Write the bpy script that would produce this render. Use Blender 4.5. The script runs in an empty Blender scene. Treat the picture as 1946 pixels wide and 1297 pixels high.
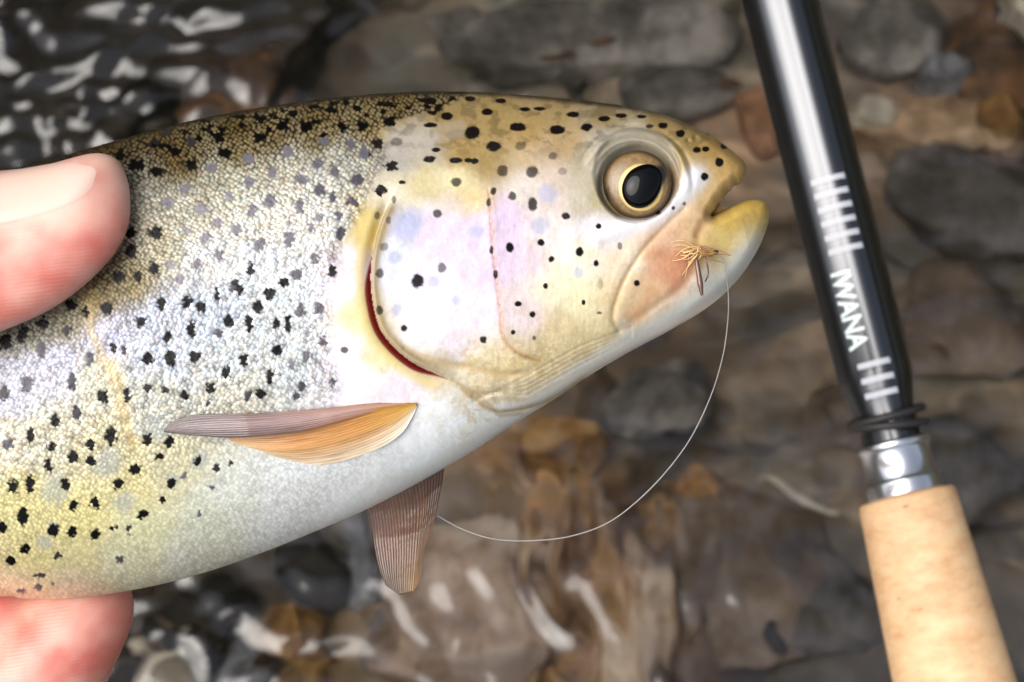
import bpy, bmesh, math, random
import numpy as np
from mathutils import Matrix, Vector

# ------------------------------------------------------------------ camera, sky, sun, exposure
sc = bpy.context.scene
COL = sc.collection
PITCH = math.radians(60.0)
H = 0.736                         # camera height above the water
FPX = 3902.0                      # focal length in photograph pixels (1946 wide)
CX, CY = 973.0, 648.5
D0 = 0.29265                      # distance of the fish
K = D0 / FPX                      # metres per photograph pixel at the fish
FWD = Vector((0, math.cos(PITCH), -math.sin(PITCH)))
UP = Vector((0, math.sin(PITCH), math.cos(PITCH)))
RIGHT = Vector((1, 0, 0))
CAM = Vector((0, 0, H))

cam = bpy.data.cameras.new('camera')
camo = bpy.data.objects.new('camera', cam)
COL.objects.link(camo)
camo.matrix_world = Matrix(((1, 0, 0, 0), (0, UP.y, -FWD.y, 0), (0, UP.z, -FWD.z, H), (0, 0, 0, 1)))
cam.sensor_width = 36.0
cam.lens = 36.0 * FPX / 1946.0
cam.clip_start = 0.01
cam.clip_end = 200.0
cam.dof.use_dof = True
cam.dof.focus_distance = D0 - 0.012
cam.dof.aperture_fstop = 44.0
sc.camera = camo

SUN_EL, SUN_AZ = math.radians(56.0), math.radians(-118.0)     # azimuth from +Y, negative = left
world = bpy.data.worlds.new('World')
sc.world = world
world.use_nodes = True
wn = world.node_tree
bg = wn.nodes['Background']
sky = wn.nodes.new('ShaderNodeTexSky')
sky.sky_type = 'NISHITA'
sky.sun_disc = False
sky.sun_elevation = SUN_EL
sky.sun_rotation = SUN_AZ
sky.air_density = 1.0
sky.dust_density = 4.0
sky.ozone_density = 1.0
hs = wn.nodes.new('ShaderNodeHueSaturation')
hs.inputs['Saturation'].default_value = 0.52          # thin white overcast
wn.links.new(sky.outputs[0], hs.inputs['Color'])
wn.links.new(hs.outputs[0], bg.inputs['Color'])
bg.inputs['Strength'].default_value = 0.15

sun = bpy.data.lights.new('sun', 'SUN')
sun.energy = 2.4
sun.angle = math.radians(54.0)
sun.color = (1.0, 0.965, 0.91)
suno = bpy.data.objects.new('sun', sun)
COL.objects.link(suno)
SD = Vector((math.sin(SUN_AZ) * math.cos(SUN_EL), math.cos(SUN_AZ) * math.cos(SUN_EL), math.sin(SUN_EL)))
suno.rotation_euler = SD.to_track_quat('Z', 'Y').to_euler()

sc.view_settings.view_transform = 'Standard'
sc.view_settings.look = 'None'
sc.view_settings.exposure = 0.27
sc.view_settings.gamma = 1.0
sc.cycles.use_denoising = True
sc.cycles.max_bounces = 10
sc.cycles.transmission_bounces = 8
sc.cycles.transparent_max_bounces = 8
sc.cycles.sample_clamp_indirect = 6.0

# ------------------------------------------------------------------ helpers
rng = np.random.default_rng(7)
random.seed(5)

def at(px, py, d):
    return CAM + d * (FWD + RIGHT * ((px - CX) / FPX) - UP * ((py - CY) / FPX))

def bed_at(px, py, z):
    """where the sight line of a photo pixel meets depth z below a flat water surface"""
    r = (FWD + RIGHT * ((px - CX) / FPX) - UP * ((py - CY) / FPX)).normalized()
    p = CAM + r * (H / -r.z)
    rt = Vector((r.x, r.y, 0)) / 1.33
    rz = -math.sqrt(1 - rt.length_squared)
    return p + Vector((rt.x, rt.y, rz)) * (z / rz)

def lin(c):
    c = np.asarray(c, dtype=np.float64) / 255.0
    return np.where(c <= 0.04045, c / 12.92, ((c + 0.055) / 1.055) ** 2.4)

def sstep(a, b, x):
    t = np.clip((x - a) / (b - a), 0, 1)
    return t * t * (3 - 2 * t)

def hash2(i, j, seed=0):
    n = (i.astype(np.int64) * 374761393 + j.astype(np.int64) * 668265263 + seed * 974634777) & 0x7fffffff
    n = ((n ^ (n >> 13)) * 1274126177) & 0x7fffffff
    n = (n ^ (n >> 16)) & 0xffff
    return n / 65535.0

def vnoise(x, y, seed=0):
    i, j = np.floor(x), np.floor(y)
    fx, fy = x - i, y - j
    fx, fy = fx * fx * (3 - 2 * fx), fy * fy * (3 - 2 * fy)
    a, b = hash2(i, j, seed), hash2(i + 1, j, seed)
    c, d = hash2(i, j + 1, seed), hash2(i + 1, j + 1, seed)
    return (a * (1 - fx) + b * fx) * (1 - fy) + (c * (1 - fx) + d * fx) * fy

def fbm(x, y, seed=0, octs=4):
    s, a, t = 0.0, 1.0, 0.0
    for o in range(octs):
        s = s + a * vnoise(x * 2 ** o, y * 2 ** o, seed + 17 * o); t += a; a *= 0.5
    return s / t

def catmull(pts, n=6, closed=False):
    P = np.asarray(pts, dtype=float); out = []
    m = len(P)
    for i in range(m if closed else m - 1):
        p0 = P[(i - 1) % m] if closed or i > 0 else P[0]
        p1, p2 = P[i], P[(i + 1) % m]
        p3 = P[(i + 2) % m] if closed or i + 2 < m else P[-1]
        for t in np.arange(n) / n:
            out.append(0.5 * (2 * p1 + (p2 - p0) * t + (2 * p0 - 5 * p1 + 4 * p2 - p3) * t * t + (3 * p1 - p0 - 3 * p2 + p3) * t ** 3))
    if not closed: out.append(P[-1])
    return np.array(out)

def polydist(X, Y, pts, closed=False, want_side=False):
    """distance, nearest point (and side, arc position) to a polyline"""
    P = np.asarray(pts, dtype=np.float32)
    Q = np.roll(P, -1, axis=0) if closed else P[1:]
    P0 = P if closed else P[:-1]
    X = X.astype(np.float32); Y = Y.astype(np.float32)
    best = np.full(X.shape, 1e12, np.float32); nx = X.copy(); ny = Y.copy()
    side = np.zeros(X.shape, np.float32); arc = np.zeros(X.shape, np.float32)
    L = 0.0
    for a, b in zip(P0, Q):
        d = b - a; l2 = max(float(d @ d), 1e-9)
        t = np.clip(((X - a[0]) * d[0] + (Y - a[1]) * d[1]) / l2, 0, 1)
        qx = a[0] + t * d[0]; qy = a[1] + t * d[1]
        dd = (X - qx) ** 2 + (Y - qy) ** 2
        m = dd < best
        best = np.where(m, dd, best); nx = np.where(m, qx, nx); ny = np.where(m, qy, ny)
        if want_side:
            side = np.where(m, d[0] * (Y - a[1]) - d[1] * (X - a[0]), side)
            arc = np.where(m, L + t * math.sqrt(l2), arc)
        L += math.sqrt(l2)
    best = np.sqrt(best)
    return (best, np.sign(side), arc / L) if want_side else (best, nx, ny)

def inside(X, Y, pts):
    P = np.asarray(pts); r = np.zeros(X.shape, bool)
    for (x0, y0), (x1, y1) in zip(P, np.roll(P, -1, axis=0)):
        if y0 == y1: continue
        c = ((y0 > Y) != (y1 > Y)) & (X < (x1 - x0) * (Y - y0) / (y1 - y0) + x0)
        r ^= c
    return r

def np_mesh(name, V, quads, tris=None, cols=None):
    me = bpy.data.meshes.new(name)
    V = np.asarray(V, np.float32)
    quads = np.asarray(quads, np.int32).reshape(-1, 4)
    tris = np.zeros((0, 3), np.int32) if tris is None else np.asarray(tris, np.int32).reshape(-1, 3)
    me.vertices.add(len(V)); me.vertices.foreach_set('co', V.ravel())
    loops = np.concatenate([quads.ravel(), tris.ravel()])
    nq, nt = len(quads), len(tris)
    me.loops.add(len(loops)); me.loops.foreach_set('vertex_index', loops)
    me.polygons.add(nq + nt)
    st = np.concatenate([np.arange(nq) * 4, nq * 4 + np.arange(nt) * 3]).astype(np.int32)
    me.polygons.foreach_set('loop_start', st)
    me.polygons.foreach_set('use_smooth', np.ones(nq + nt, bool))
    if cols is not None:
        ca = me.color_attributes.new('Col', 'FLOAT_COLOR', 'POINT')
        c = np.ones((len(V), 4), np.float32); c[:, :cols.shape[1]] = cols
        ca.data.foreach_set('color', c.ravel())
    me.update(calc_edges=True); me.validate()
    return me

def link(name, me, mat=None, parent=None, mw=None):
    o = bpy.data.objects.new(name, me)
    COL.objects.link(o)
    if mat is not None: o.data.materials.append(mat)
    if parent is not None: o.parent = parent
    if mw is not None: o.matrix_world = mw
    return o

def tag(o, label, cat, group=None):
    o['label'] = label; o['category'] = cat
    if group: o['group'] = group
    return o

def grid_faces(nr, ncol, keep=None):
    idx = np.arange(nr * ncol).reshape(nr, ncol)
    q = np.stack([idx[:-1, :-1], idx[1:, :-1], idx[1:, 1:], idx[:-1, 1:]], -1).reshape(-1, 4)
    return q

def cut_grid(outline, step, x0, x1, y0, y1):
    """regular grid cut by an outline, border vertices snapped onto it; y is photo-down"""
    xs = np.arange(x0, x1 + step, step); ys = np.arange(y0, y1 + step, step)
    Y, X = np.meshgrid(ys, xs, indexing='ij')
    d, nx, ny = polydist(X, Y, outline, closed=True)
    sd = np.where(inside(X, Y, outline), d, -d)
    snap = np.abs(sd) < 0.5 * step
    X = np.where(snap, nx, X); Y = np.where(snap, ny, Y); sd = np.where(snap, 0, sd)
    ok = sd >= 0
    idx = np.arange(X.size).reshape(X.shape)
    A = np.stack([idx[:-1, :-1], idx[1:, :-1], idx[1:, 1:], idx[:-1, 1:]], -1).reshape(-1, 4)
    cnt = ok.ravel()[A]
    quads = A[cnt.sum(1) == 4]
    three = A[cnt.sum(1) == 3]; c3 = cnt[cnt.sum(1) == 3]
    tris = three[c3].reshape(-1, 3)
    used = np.zeros(X.size, bool); used[quads.ravel()] = True; used[tris.ravel()] = True
    remap = np.cumsum(used) - 1
    return X.ravel()[used], Y.ravel()[used], sd.ravel()[used], remap[quads], remap[tris]

# ---- materials
def mat_new(name):
    m = bpy.data.materials.new(name); m.use_nodes = True
    nt = m.node_tree
    return m, nt, nt.nodes['Principled BSDF']

def N(nt, t, **kw):
    n = nt.nodes.new(t)
    for k, v in kw.items():
        if k in n.inputs: n.inputs[k].default_value = v
        else: setattr(n, k, v)
    return n

def ramp(nt, fac, stops, interp='LINEAR'):
    r = nt.nodes.new('ShaderNodeValToRGB'); r.color_ramp.interpolation = interp
    el = r.color_ramp.elements
    while len(el) < len(stops): el.new(0.5)
    for e, (p, c) in zip(el, stops):
        e.position = p; e.color = (*c, 1) if len(c) == 3 else c
    nt.links.new(fac, r.inputs[0])
    return r

def set_in(b, **kw):
    for k, v in kw.items():
        b.inputs[k.replace('_', ' ')].default_value = v

def bump(nt, b, height, strength=0.3, dist=0.001):
    bn = N(nt, 'ShaderNodeBump'); bn.inputs['Strength'].default_value = strength; bn.inputs['Distance'].default_value = dist
    nt.links.new(height, bn.inputs['Height']); nt.links.new(bn.outputs[0], b.inputs['Normal'])
    return bn

FISH_MW = Matrix.Translation(at(CX, CY, D0)) @ Matrix(((1, 0, 0, 0), (0, UP.y, -FWD.y, 0), (0, UP.z, -FWD.z, 0), (0, 0, 0, 1)))

def fish_xyz(X, Y, Z):
    return np.stack([(np.asarray(X) - CX) * K, -(np.asarray(Y) - CY) * K, np.asarray(Z) * K], -1)

def app2fish(px, py, z):
    """a point seen at a photo pixel, z (px units) in front of the fish's middle plane"""
    f = 1 - np.asarray(z) / FPX
    return CX + (np.asarray(px) - CX) * f, CY + (np.asarray(py) - CY) * f

# ------------------------------------------------------------------ stream bed and water (setting)
def axis_coords(c0, c1, step, far):
    fine = np.arange(c0, c1 + step / 2, step)
    out = [c1 + step * 2 ** i for i in range(1, 40) if c1 + step * 2 ** i < far]
    lo = [c0 - step * 2 ** i for i in range(1, 40) if c0 - step * 2 ** i > -far]
    return np.array(lo[::-1] + list(fine) + out)

def bed_height(X, Y):
    h = (fbm(X * 9, Y * 9, 3) - 0.5) * 0.030 + (fbm(X * 40 + 3, Y * 40, 9, 3) - 0.5) * 0.008
    return h

def rock_material(name, base, dark, light, scale=30.0, band=0.0, rot=0.0, rough=0.75, fleck=0.0):
    m, nt, b = mat_new(name)
    tc = N(nt, 'ShaderNodeTexCoord')
    mp = N(nt, 'ShaderNodeMapping'); mp.inputs['Rotation'].default_value = (0, 0, rot)
    nt.links.new(tc.outputs['Object'], mp.inputs[0])
    if band: mp.inputs['Scale'].default_value = (band, 1.0, 1.0)
    n1 = N(nt, 'ShaderNodeTexNoise', Scale=scale, Detail=6.0, Roughness=0.62)
    nt.links.new(mp.outputs[0], n1.inputs['Vector'])
    r = ramp(nt, n1.outputs['Fac'], [(0.36, lin(dark) * .74), (0.50, lin(base) * .84), (0.66, lin(light) * .94)])
    n2 = N(nt, 'ShaderNodeTexNoise', Scale=scale * 4, Detail=4.0, Roughness=0.7)
    nt.links.new(tc.outputs['Object'], n2.inputs['Vector'])
    mx = N(nt, 'ShaderNodeMix', data_type='RGBA', blend_type='OVERLAY')
    mx.inputs['Factor'].default_value = 0.30
    nt.links.new(r.outputs[0], mx.inputs['A']); nt.links.new(n2.outputs['Fac'], mx.inputs['B'])
    nt.links.new(mx.outputs['Result'], b.inputs['Base Color'])
    set_in(b, Roughness=rough)
    bump(nt, b, n2.outputs['Fac'], 0.4, 0.002)
    return m

def worley(x, y, seed):
    """nearest and second nearest cell distance plus the cell's own random number"""
    i0, j0 = np.floor(x), np.floor(y)
    f1 = np.full(x.shape, 9.0); f2 = np.full(x.shape, 9.0); rid = np.zeros(x.shape)
    for di in (-1, 0, 1):
        for dj in (-1, 0, 1):
            i, j = i0 + di, j0 + dj
            d = np.hypot(i + hash2(i, j, seed) - x, j + hash2(i, j, seed + 1) - y)
            closer = d < f1
            f2 = np.where(closer, f1, np.minimum(f2, d)); rid = np.where(closer, hash2(i, j, seed + 2), rid); f1 = np.where(closer, d, f1)
    return f1, f2, rid

def pix_bed(X, Y, z):
    """rough photo pixel of a bed point below flat water"""
    Xa, Ya = X * (1 - .0), Y * 1.0
    k = (H + .75 * -z) / (H - z)            # refraction lifts the bed by about a quarter
    vx, vy, vz = Xa * 1.0, Ya, z * .75 - H
    d = vy * FWD.y + vz * FWD.z; u = vy * UP.y + vz * UP.z
    return CX + FPX * vx / d, CY - FPX * u / d

xs = axis_coords(-0.42, 0.42, 0.0022, 40); ys = axis_coords(0.10, 0.86, 0.0022, 40)
Y, X = np.meshgrid(ys, xs, indexing='ij')
BX = X + (fbm(X * 20, Y * 20, 101, 3) - .5) * .05; BY = Y + (fbm(X * 20 + 7, Y * 20, 102, 3) - .5) * .05
f1, f2, rid = worley(BX * 7, BY * 9.5, 5)
g1, g2, gid = worley(BX * 24, BY * 30, 8)
crack = sstep(.16, .02, f2 - f1); crk2 = sstep(.14, .02, g2 - g1)
Z = -0.078 + bed_height(X, Y) + (rid - .5) * .016 - .010 * crack
PX, PY = pix_bed(X, Y, -0.075)
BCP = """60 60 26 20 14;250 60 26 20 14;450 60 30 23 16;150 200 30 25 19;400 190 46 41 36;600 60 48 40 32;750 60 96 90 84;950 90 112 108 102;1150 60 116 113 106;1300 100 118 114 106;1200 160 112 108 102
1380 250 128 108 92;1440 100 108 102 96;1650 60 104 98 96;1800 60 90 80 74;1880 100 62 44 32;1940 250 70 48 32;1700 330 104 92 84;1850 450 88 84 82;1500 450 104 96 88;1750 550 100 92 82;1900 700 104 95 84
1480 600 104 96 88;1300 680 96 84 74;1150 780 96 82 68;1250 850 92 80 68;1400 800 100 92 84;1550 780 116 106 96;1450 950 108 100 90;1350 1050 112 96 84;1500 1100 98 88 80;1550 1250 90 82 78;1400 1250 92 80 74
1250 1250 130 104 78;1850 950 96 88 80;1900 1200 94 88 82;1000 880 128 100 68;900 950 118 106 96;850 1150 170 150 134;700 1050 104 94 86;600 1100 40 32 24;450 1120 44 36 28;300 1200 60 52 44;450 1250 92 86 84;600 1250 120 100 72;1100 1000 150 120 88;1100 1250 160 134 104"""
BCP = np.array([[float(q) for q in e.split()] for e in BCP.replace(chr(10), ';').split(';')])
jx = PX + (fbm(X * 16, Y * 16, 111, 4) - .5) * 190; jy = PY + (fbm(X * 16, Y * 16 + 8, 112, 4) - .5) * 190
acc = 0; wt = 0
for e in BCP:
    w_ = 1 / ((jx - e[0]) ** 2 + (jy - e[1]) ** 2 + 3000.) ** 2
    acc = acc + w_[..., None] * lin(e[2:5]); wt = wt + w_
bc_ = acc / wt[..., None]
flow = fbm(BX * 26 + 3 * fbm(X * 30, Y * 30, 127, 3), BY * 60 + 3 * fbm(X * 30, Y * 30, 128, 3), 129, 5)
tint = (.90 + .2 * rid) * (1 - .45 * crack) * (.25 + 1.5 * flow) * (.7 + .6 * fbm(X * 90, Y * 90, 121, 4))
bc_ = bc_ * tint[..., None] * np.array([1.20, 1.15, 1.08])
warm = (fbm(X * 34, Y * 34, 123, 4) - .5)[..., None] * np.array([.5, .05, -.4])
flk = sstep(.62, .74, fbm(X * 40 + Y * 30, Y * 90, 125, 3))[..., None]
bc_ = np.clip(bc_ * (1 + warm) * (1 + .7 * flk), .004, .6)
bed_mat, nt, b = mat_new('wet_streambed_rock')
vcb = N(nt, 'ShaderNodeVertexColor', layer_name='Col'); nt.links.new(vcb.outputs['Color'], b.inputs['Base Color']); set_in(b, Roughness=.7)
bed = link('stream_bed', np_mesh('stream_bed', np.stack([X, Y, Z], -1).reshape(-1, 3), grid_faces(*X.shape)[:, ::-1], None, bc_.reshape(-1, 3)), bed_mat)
bed['kind'] = 'structure'

# added unseen slopes round the pool, shaped to darken reflections and close the horizon
ra = np.concatenate([np.linspace(2.0, 9.0, 60), [14, 22, 38]]); th = np.linspace(0, 2 * math.pi, 161)[:-1]
RA, THA = np.meshgrid(ra, th, indexing='ij')
ahead = .5 + .5 * np.cos(THA - math.pi / 2)
top = 1.3 + 10.5 * ahead ** 4
BXX, BYY = RA * np.cos(THA), RA * np.sin(THA) + .4
BZ = -.12 + top * sstep(1.9, 6.0, RA) * (.8 + .45 * fbm(BXX * .8 + 40, BYY * .8 + 40, 131, 4)) + .5 * (fbm(BXX * 2.4 + 40, BYY * 2.4 + 40, 133, 3) - .5) * sstep(2.0, 3.0, RA)
nr_, nc_ = RA.shape
idx = np.arange(nr_ * nc_).reshape(nr_, nc_); nxt = np.roll(idx, -1, axis=1)
bq = np.stack([idx[:-1], nxt[:-1], nxt[1:], idx[1:]], -1).reshape(-1, 4)[:, ::-1]
bank_m, nt, b = mat_new('dark_bank')
nb_ = N(nt, 'ShaderNodeTexNoise', Scale=2.2, Detail=6.0); tcb = N(nt, 'ShaderNodeTexCoord'); nt.links.new(tcb.outputs['Object'], nb_.inputs['Vector'])
rb_ = ramp(nt, nb_.outputs['Fac'], [(.35, (.018, .016, .010)), (.55, (.04, .045, .02)), (.7, (.07, .06, .045))]); nt.links.new(rb_.outputs[0], b.inputs['Base Color']); set_in(b, Roughness=.9)
bank = link('reflection_bank', np_mesh('reflection_bank', np.stack([BXX, BYY, BZ], -1).reshape(-1, 3), bq), bank_m); bank['kind'] = 'structure'

def pix_w(X, Y):
    """photo pixel of a point on the still water surface (used to lay out where the ripples run)"""
    vx, vy, vz = X, Y, -H
    d = vy * FWD.y + vz * FWD.z
    u = vy * UP.y + vz * UP.z
    return CX + FPX * vx / d, CY - FPX * u / d

xs = axis_coords(-0.34, 0.34, 0.0013, 40); ys = axis_coords(0.20, 0.72, 0.0013, 40)
Y, X = np.meshgrid(ys, xs, indexing='ij')
wx = X + (fbm(X * 14, Y * 14, 51, 3) - 0.5) * 0.05
wy = Y + (fbm(X * 14 + 9, Y * 14, 53, 3) - 0.5) * 0.05
def gauss(cx, cy, sx, sy):
    return np.exp(-((X - cx) / sx) ** 2 - ((Y - cy) / sy) ** 2)
tl = bed_at(180, 120, -1e-4); bl = bed_at(330, 1200, -1e-4); bc = bed_at(1100, 1080, -1e-4)
turb = 1.2 * np.clip(1.5 * gauss(tl.x - 0.02, tl.y + 0.02, 0.105, 0.10) + 0.9 * gauss(bl.x, bl.y - 0.02, 0.10, 0.06), 0, 1.2)
streak = gauss(bc.x, bc.y, 0.07, 0.055)
def ridged(u): return (1 - np.abs(np.sin(u))) 
w = np.zeros_like(X)
w += turb * 0.0040 * (fbm((wx * 0.80 + wy * 0.6) * 34, (-wx * 0.6 + wy * 0.80) * 64, 61, 2) - 0.5) * 2.0
w += turb * 0.0010 * np.sin((wx * 0.30 + wy * 0.95) * 300 + 9 * fbm(X * 22, Y * 22, 63, 2))
w += turb * 0.0005 * np.sin((wx * 0.85 - wy * 0.52) * 300 + 11 * fbm(X * 25, Y * 25, 65, 2))
st2 = bed_at(230, 235, -1e-4); streak2 = gauss(st2.x, st2.y, .075, .032)
w += streak2 * 0.0015 * np.sin((wx * .95 + wy * .3) * 310 + 6 * fbm(X * 20, Y * 20, 69, 2))
w += streak * 0.0014 * np.sin(wx * 330 + 11 * fbm(X * 26, Y * 20, 67, 3)) * (0.15 + 1.7 * fbm(X * 50, Y * 34, 68, 3))
w += 0.0020 * (fbm(wx * 30, wy * 34, 71, 3) - 0.5) + 0.0011 * (fbm(wx * 70, wy * 95, 73, 2) - 0.5)
water_m, nt, b = mat_new('clear_stream_water')
nt.nodes.remove(b)
rf = N(nt, 'ShaderNodeBsdfRefraction', Roughness=0.0, IOR=1.33); rf.inputs['Color'].default_value = (0.95, 0.94, 0.90, 1)
gl = N(nt, 'ShaderNodeBsdfGlossy', Roughness=0.10)
fr = N(nt, 'ShaderNodeFresnel', IOR=1.66)
mxw = N(nt, 'ShaderNodeMixShader')
nt.links.new(fr.outputs[0], mxw.inputs[0]); nt.links.new(rf.outputs[0], mxw.inputs[1]); nt.links.new(gl.outputs[0], mxw.inputs[2])
nt.links.new(mxw.outputs[0], nt.nodes['Material Output'].inputs['Surface'])
water = link('stream_water', np_mesh('stream_water', np.stack([X, Y, w], -1).reshape(-1, 3), grid_faces(*X.shape)[:, ::-1]), water_m)
water['kind'] = 'structure'

# ------------------------------------------------------------------ stones on the bed
def make_stone(name, px, py, rx, ry, rot, hgt, mat, label, seed, zc=-0.07, lump=0.28, group=None, sharp=2.6):
    """a stone of its own: rounded block with worn facets, rx/ry in photo pixels"""
    c = bed_at(px, py, zc)
    ex = (bed_at(px + rx, py, zc) - c).length
    ey = (bed_at(px, py + ry, zc) - c).length
    me = bpy.data.meshes.new(name); bm = bmesh.new()
    bmesh.ops.create_icosphere(bm, subdivisions=5, radius=1.0)
    r = random.Random(seed)
    dirs = [Vector((r.gauss(0, 1), r.gauss(0, 1), r.gauss(0, .7))).normalized() for _ in range(13)]
    offs = [r.uniform(0.66, 1.0) for _ in dirs]
    V = np.array([v.co for v in bm.verts])
    sup = (np.abs(V) ** sharp).sum(1) ** (-1.0 / sharp)
    V = V * sup[:, None]
    D = np.array(dirs); O = np.array(offs)
    for dd, oo in zip(D, O):                      # flat broken faces
        t = V @ dd; over = np.clip(t - oo, 0, None)
        V -= over[:, None] * dd[None] * 0.85
    nn = fbm(V[:, 0] * 2.1 + V[:, 2] + seed, V[:, 1] * 2.1 - V[:, 2] * 1.3, seed, 5) - 0.5
    V *= (1 + lump * nn)[:, None]
    V = V * np.array([ex, ey, hgt])
    ca, sa = math.cos(rot), math.sin(rot)
    V[:, :2] = np.stack([V[:, 0] * ca - V[:, 1] * sa, V[:, 0] * sa + V[:, 1] * ca], -1)
    for v, co in zip(bm.verts, V): v.co = co
    for f in bm.faces: f.smooth = True
    bm.to_mesh(me); bm.free()
    o = link(name, me, mat); o.location = c
    tag(o, label, 'stone', group)
    return o

RM = {}
def rm(key, *a, **k):
    if key not in RM: RM[key] = rock_material(key, *a, **k)
    return RM[key]
tan = rm('tan_rock', (190, 160, 130), (128, 98, 74), (214, 192, 168), scale=22.0)
orange = rm('orange_rock', (164, 118, 88), (110, 80, 60), (186, 148, 122), scale=30.0)
grey = rm('grey_rock', (108, 103, 100), (64, 60, 58), (160, 155, 152), scale=26.0)
dgrey = rm('dark_grey_rock', (84, 79, 77), (50, 46, 43), (120, 116, 114), scale=24.0)
brown = rm('brown_rock', (92, 66, 44), (44, 30, 20), (140, 98, 62), scale=24.0)
pink = rm('pinkish_rock', (190, 165, 148), (132, 112, 100), (218, 204, 192), scale=20.0)
mauve = rm('mauve_brown_rock', (112, 96, 84), (76, 64, 56), (140, 124, 112), scale=16.0)
ochre = rm('ochre_rock', (160, 118, 66), (88, 58, 32), (196, 164, 110), scale=34.0)
banded = rm('banded_rock', (164, 128, 92), (84, 56, 36), (222, 204, 186), scale=16.0, band=4.5)
pale = rm('pale_rock', (206, 198, 184), (150, 142, 130), (226, 220, 210), scale=24.0)
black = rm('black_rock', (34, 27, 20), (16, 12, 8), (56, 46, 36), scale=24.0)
slate = rm('blue_grey_rock', (128, 130, 138), (84, 84, 90), (172, 174, 184), scale=24.0)

make_stone('stone', 1745, 245, 150, 62, 0.10, 0.016, tan, 'long tan stone lying beside the black rod, dark crevice along its lower edge', 1)
make_stone('stone', 1655, 225, 55, 34, -0.1, 0.014, pale, 'small cream stone against the left end of the long tan stone', 2, zc=-0.064)
make_stone('stone', 1448, 240, 46, 66, 0.1, 0.013, orange, 'orange stone between the trout snout and the rod', 3)
make_stone('stone', 1850, 385, 170, 110, -0.2, 0.022, dgrey, 'large dark grey angular stone below the long tan stone', 4)
make_stone('stone', 1690, 70, 120, 80, 0.4, 0.020, grey, 'mottled grey stone with white patches above the tan stone', 5)
make_stone('stone', 1880, 120, 90, 110, 0.2, 0.012, brown, 'dark brown block standing in for the crevice in the far corner beyond the tan stone', 6)  # added block, its dark colour stands for a dark crevice
make_stone('stone', 1945, 30, 40, 60, 0.3, 0.022, pale, 'pale cream stone poking in beside the dark brown corner block', 7)
make_stone('stone', 1790, 150, 60, 46, 0.0, 0.018, slate, 'pale blue grey stone wedged above the long tan stone', 8)
make_stone('stone', 1890, 225, 60, 34, -0.3, 0.020, ochre, 'rusty ochre stone at the right end of the long tan stone', 9, zc=-0.062)
make_stone('stone', 1900, 262, 56, 28, 0.1, 0.012, tan, 'short tan stone under the rusty ochre stone', 10)
make_stone('stone', 870, 1170, 205, 190, 0.2, 0.026, pink, 'broad pinkish cream boulder under the brown pectoral fin', 11)
make_stone('stone', 1140, 1120, 150, 240, 0.05, 0.030, banded, 'streaked brown and cream layered boulder seen through ripples', 12)
make_stone('stone', 1075, 850, 90, 70, -0.2, 0.024, ochre, 'golden ochre stone just under the trout chin', 13)
make_stone('stone', 1420, 1090, 170, 220, 0.15, 0.014, mauve, 'smooth mauve brown slab beside the streaked boulder', 14, lump=0.15)
make_stone('stone', 565, 1235, 58, 78, 0.4, 0.026, ochre, 'yellow ochre stone among dark gaps below the belly', 15)
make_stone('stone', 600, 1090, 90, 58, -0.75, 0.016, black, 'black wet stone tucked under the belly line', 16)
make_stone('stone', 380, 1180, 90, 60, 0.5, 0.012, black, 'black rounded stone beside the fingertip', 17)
make_stone('stone', 690, 1080, 40, 120, 0.1, 0.018, slate, 'narrow blue grey stone behind the brown fin', 18)
make_stone('stone', 320, 1270, 80, 46, 0.2, 0.018, pale, 'pale stone low beside the fingers', 19)
make_stone('stone', 460, 1270, 60, 60, 0.2, 0.018, slate, 'blue grey stone between the pale stone and the ochre stone', 20)
make_stone('stone', 1250, 760, 110, 60, 0.3, 0.014, grey, 'grey stone under the curve of the fishing line', 21)
make_stone('stone', 1320, 930, 70, 40, 0.2, 0.012, ochre, 'flat ochre speckled stone inside the bend of the fishing line', 22, zc=-0.074)
make_stone('stone', 1620, 800, 90, 70, 0.3, 0.014, mauve, 'brown stone beside the two black rubber rings', 23)
make_stone('stone', 1820, 620, 170, 120, 0.0, 0.012, mauve, 'wide flat brown slab to the right of the lettering', 24, lump=0.15)
make_stone('stone', 1800, 900, 150, 110, 0.3, 0.012, dgrey, 'dark grey slab beside the top of the cork grip', 25, lump=0.15)
make_stone('stone', 1560, 1150, 130, 110, -0.2, 0.012, dgrey, 'dark grey slab left of the cork grip', 26, lump=0.15)
make_stone('stone', 1100, 70, 300, 90, 0.05, 0.014, grey, 'long smooth grey slab beyond the trout back', 27, lump=0.12)
make_stone('stone', 1290, 170, 120, 60, 0.2, 0.012, grey, 'low grey stone beyond the trout eye', 28, lump=0.15)
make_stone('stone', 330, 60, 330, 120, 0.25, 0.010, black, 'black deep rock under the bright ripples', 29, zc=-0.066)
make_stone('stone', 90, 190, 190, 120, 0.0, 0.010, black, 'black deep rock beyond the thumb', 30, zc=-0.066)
make_stone('stone', 460, 170, 120, 90, 0.0, 0.010, brown, 'dark brown rock beyond the trout back at the edge of the ripples', 31, zc=-0.066)

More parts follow.
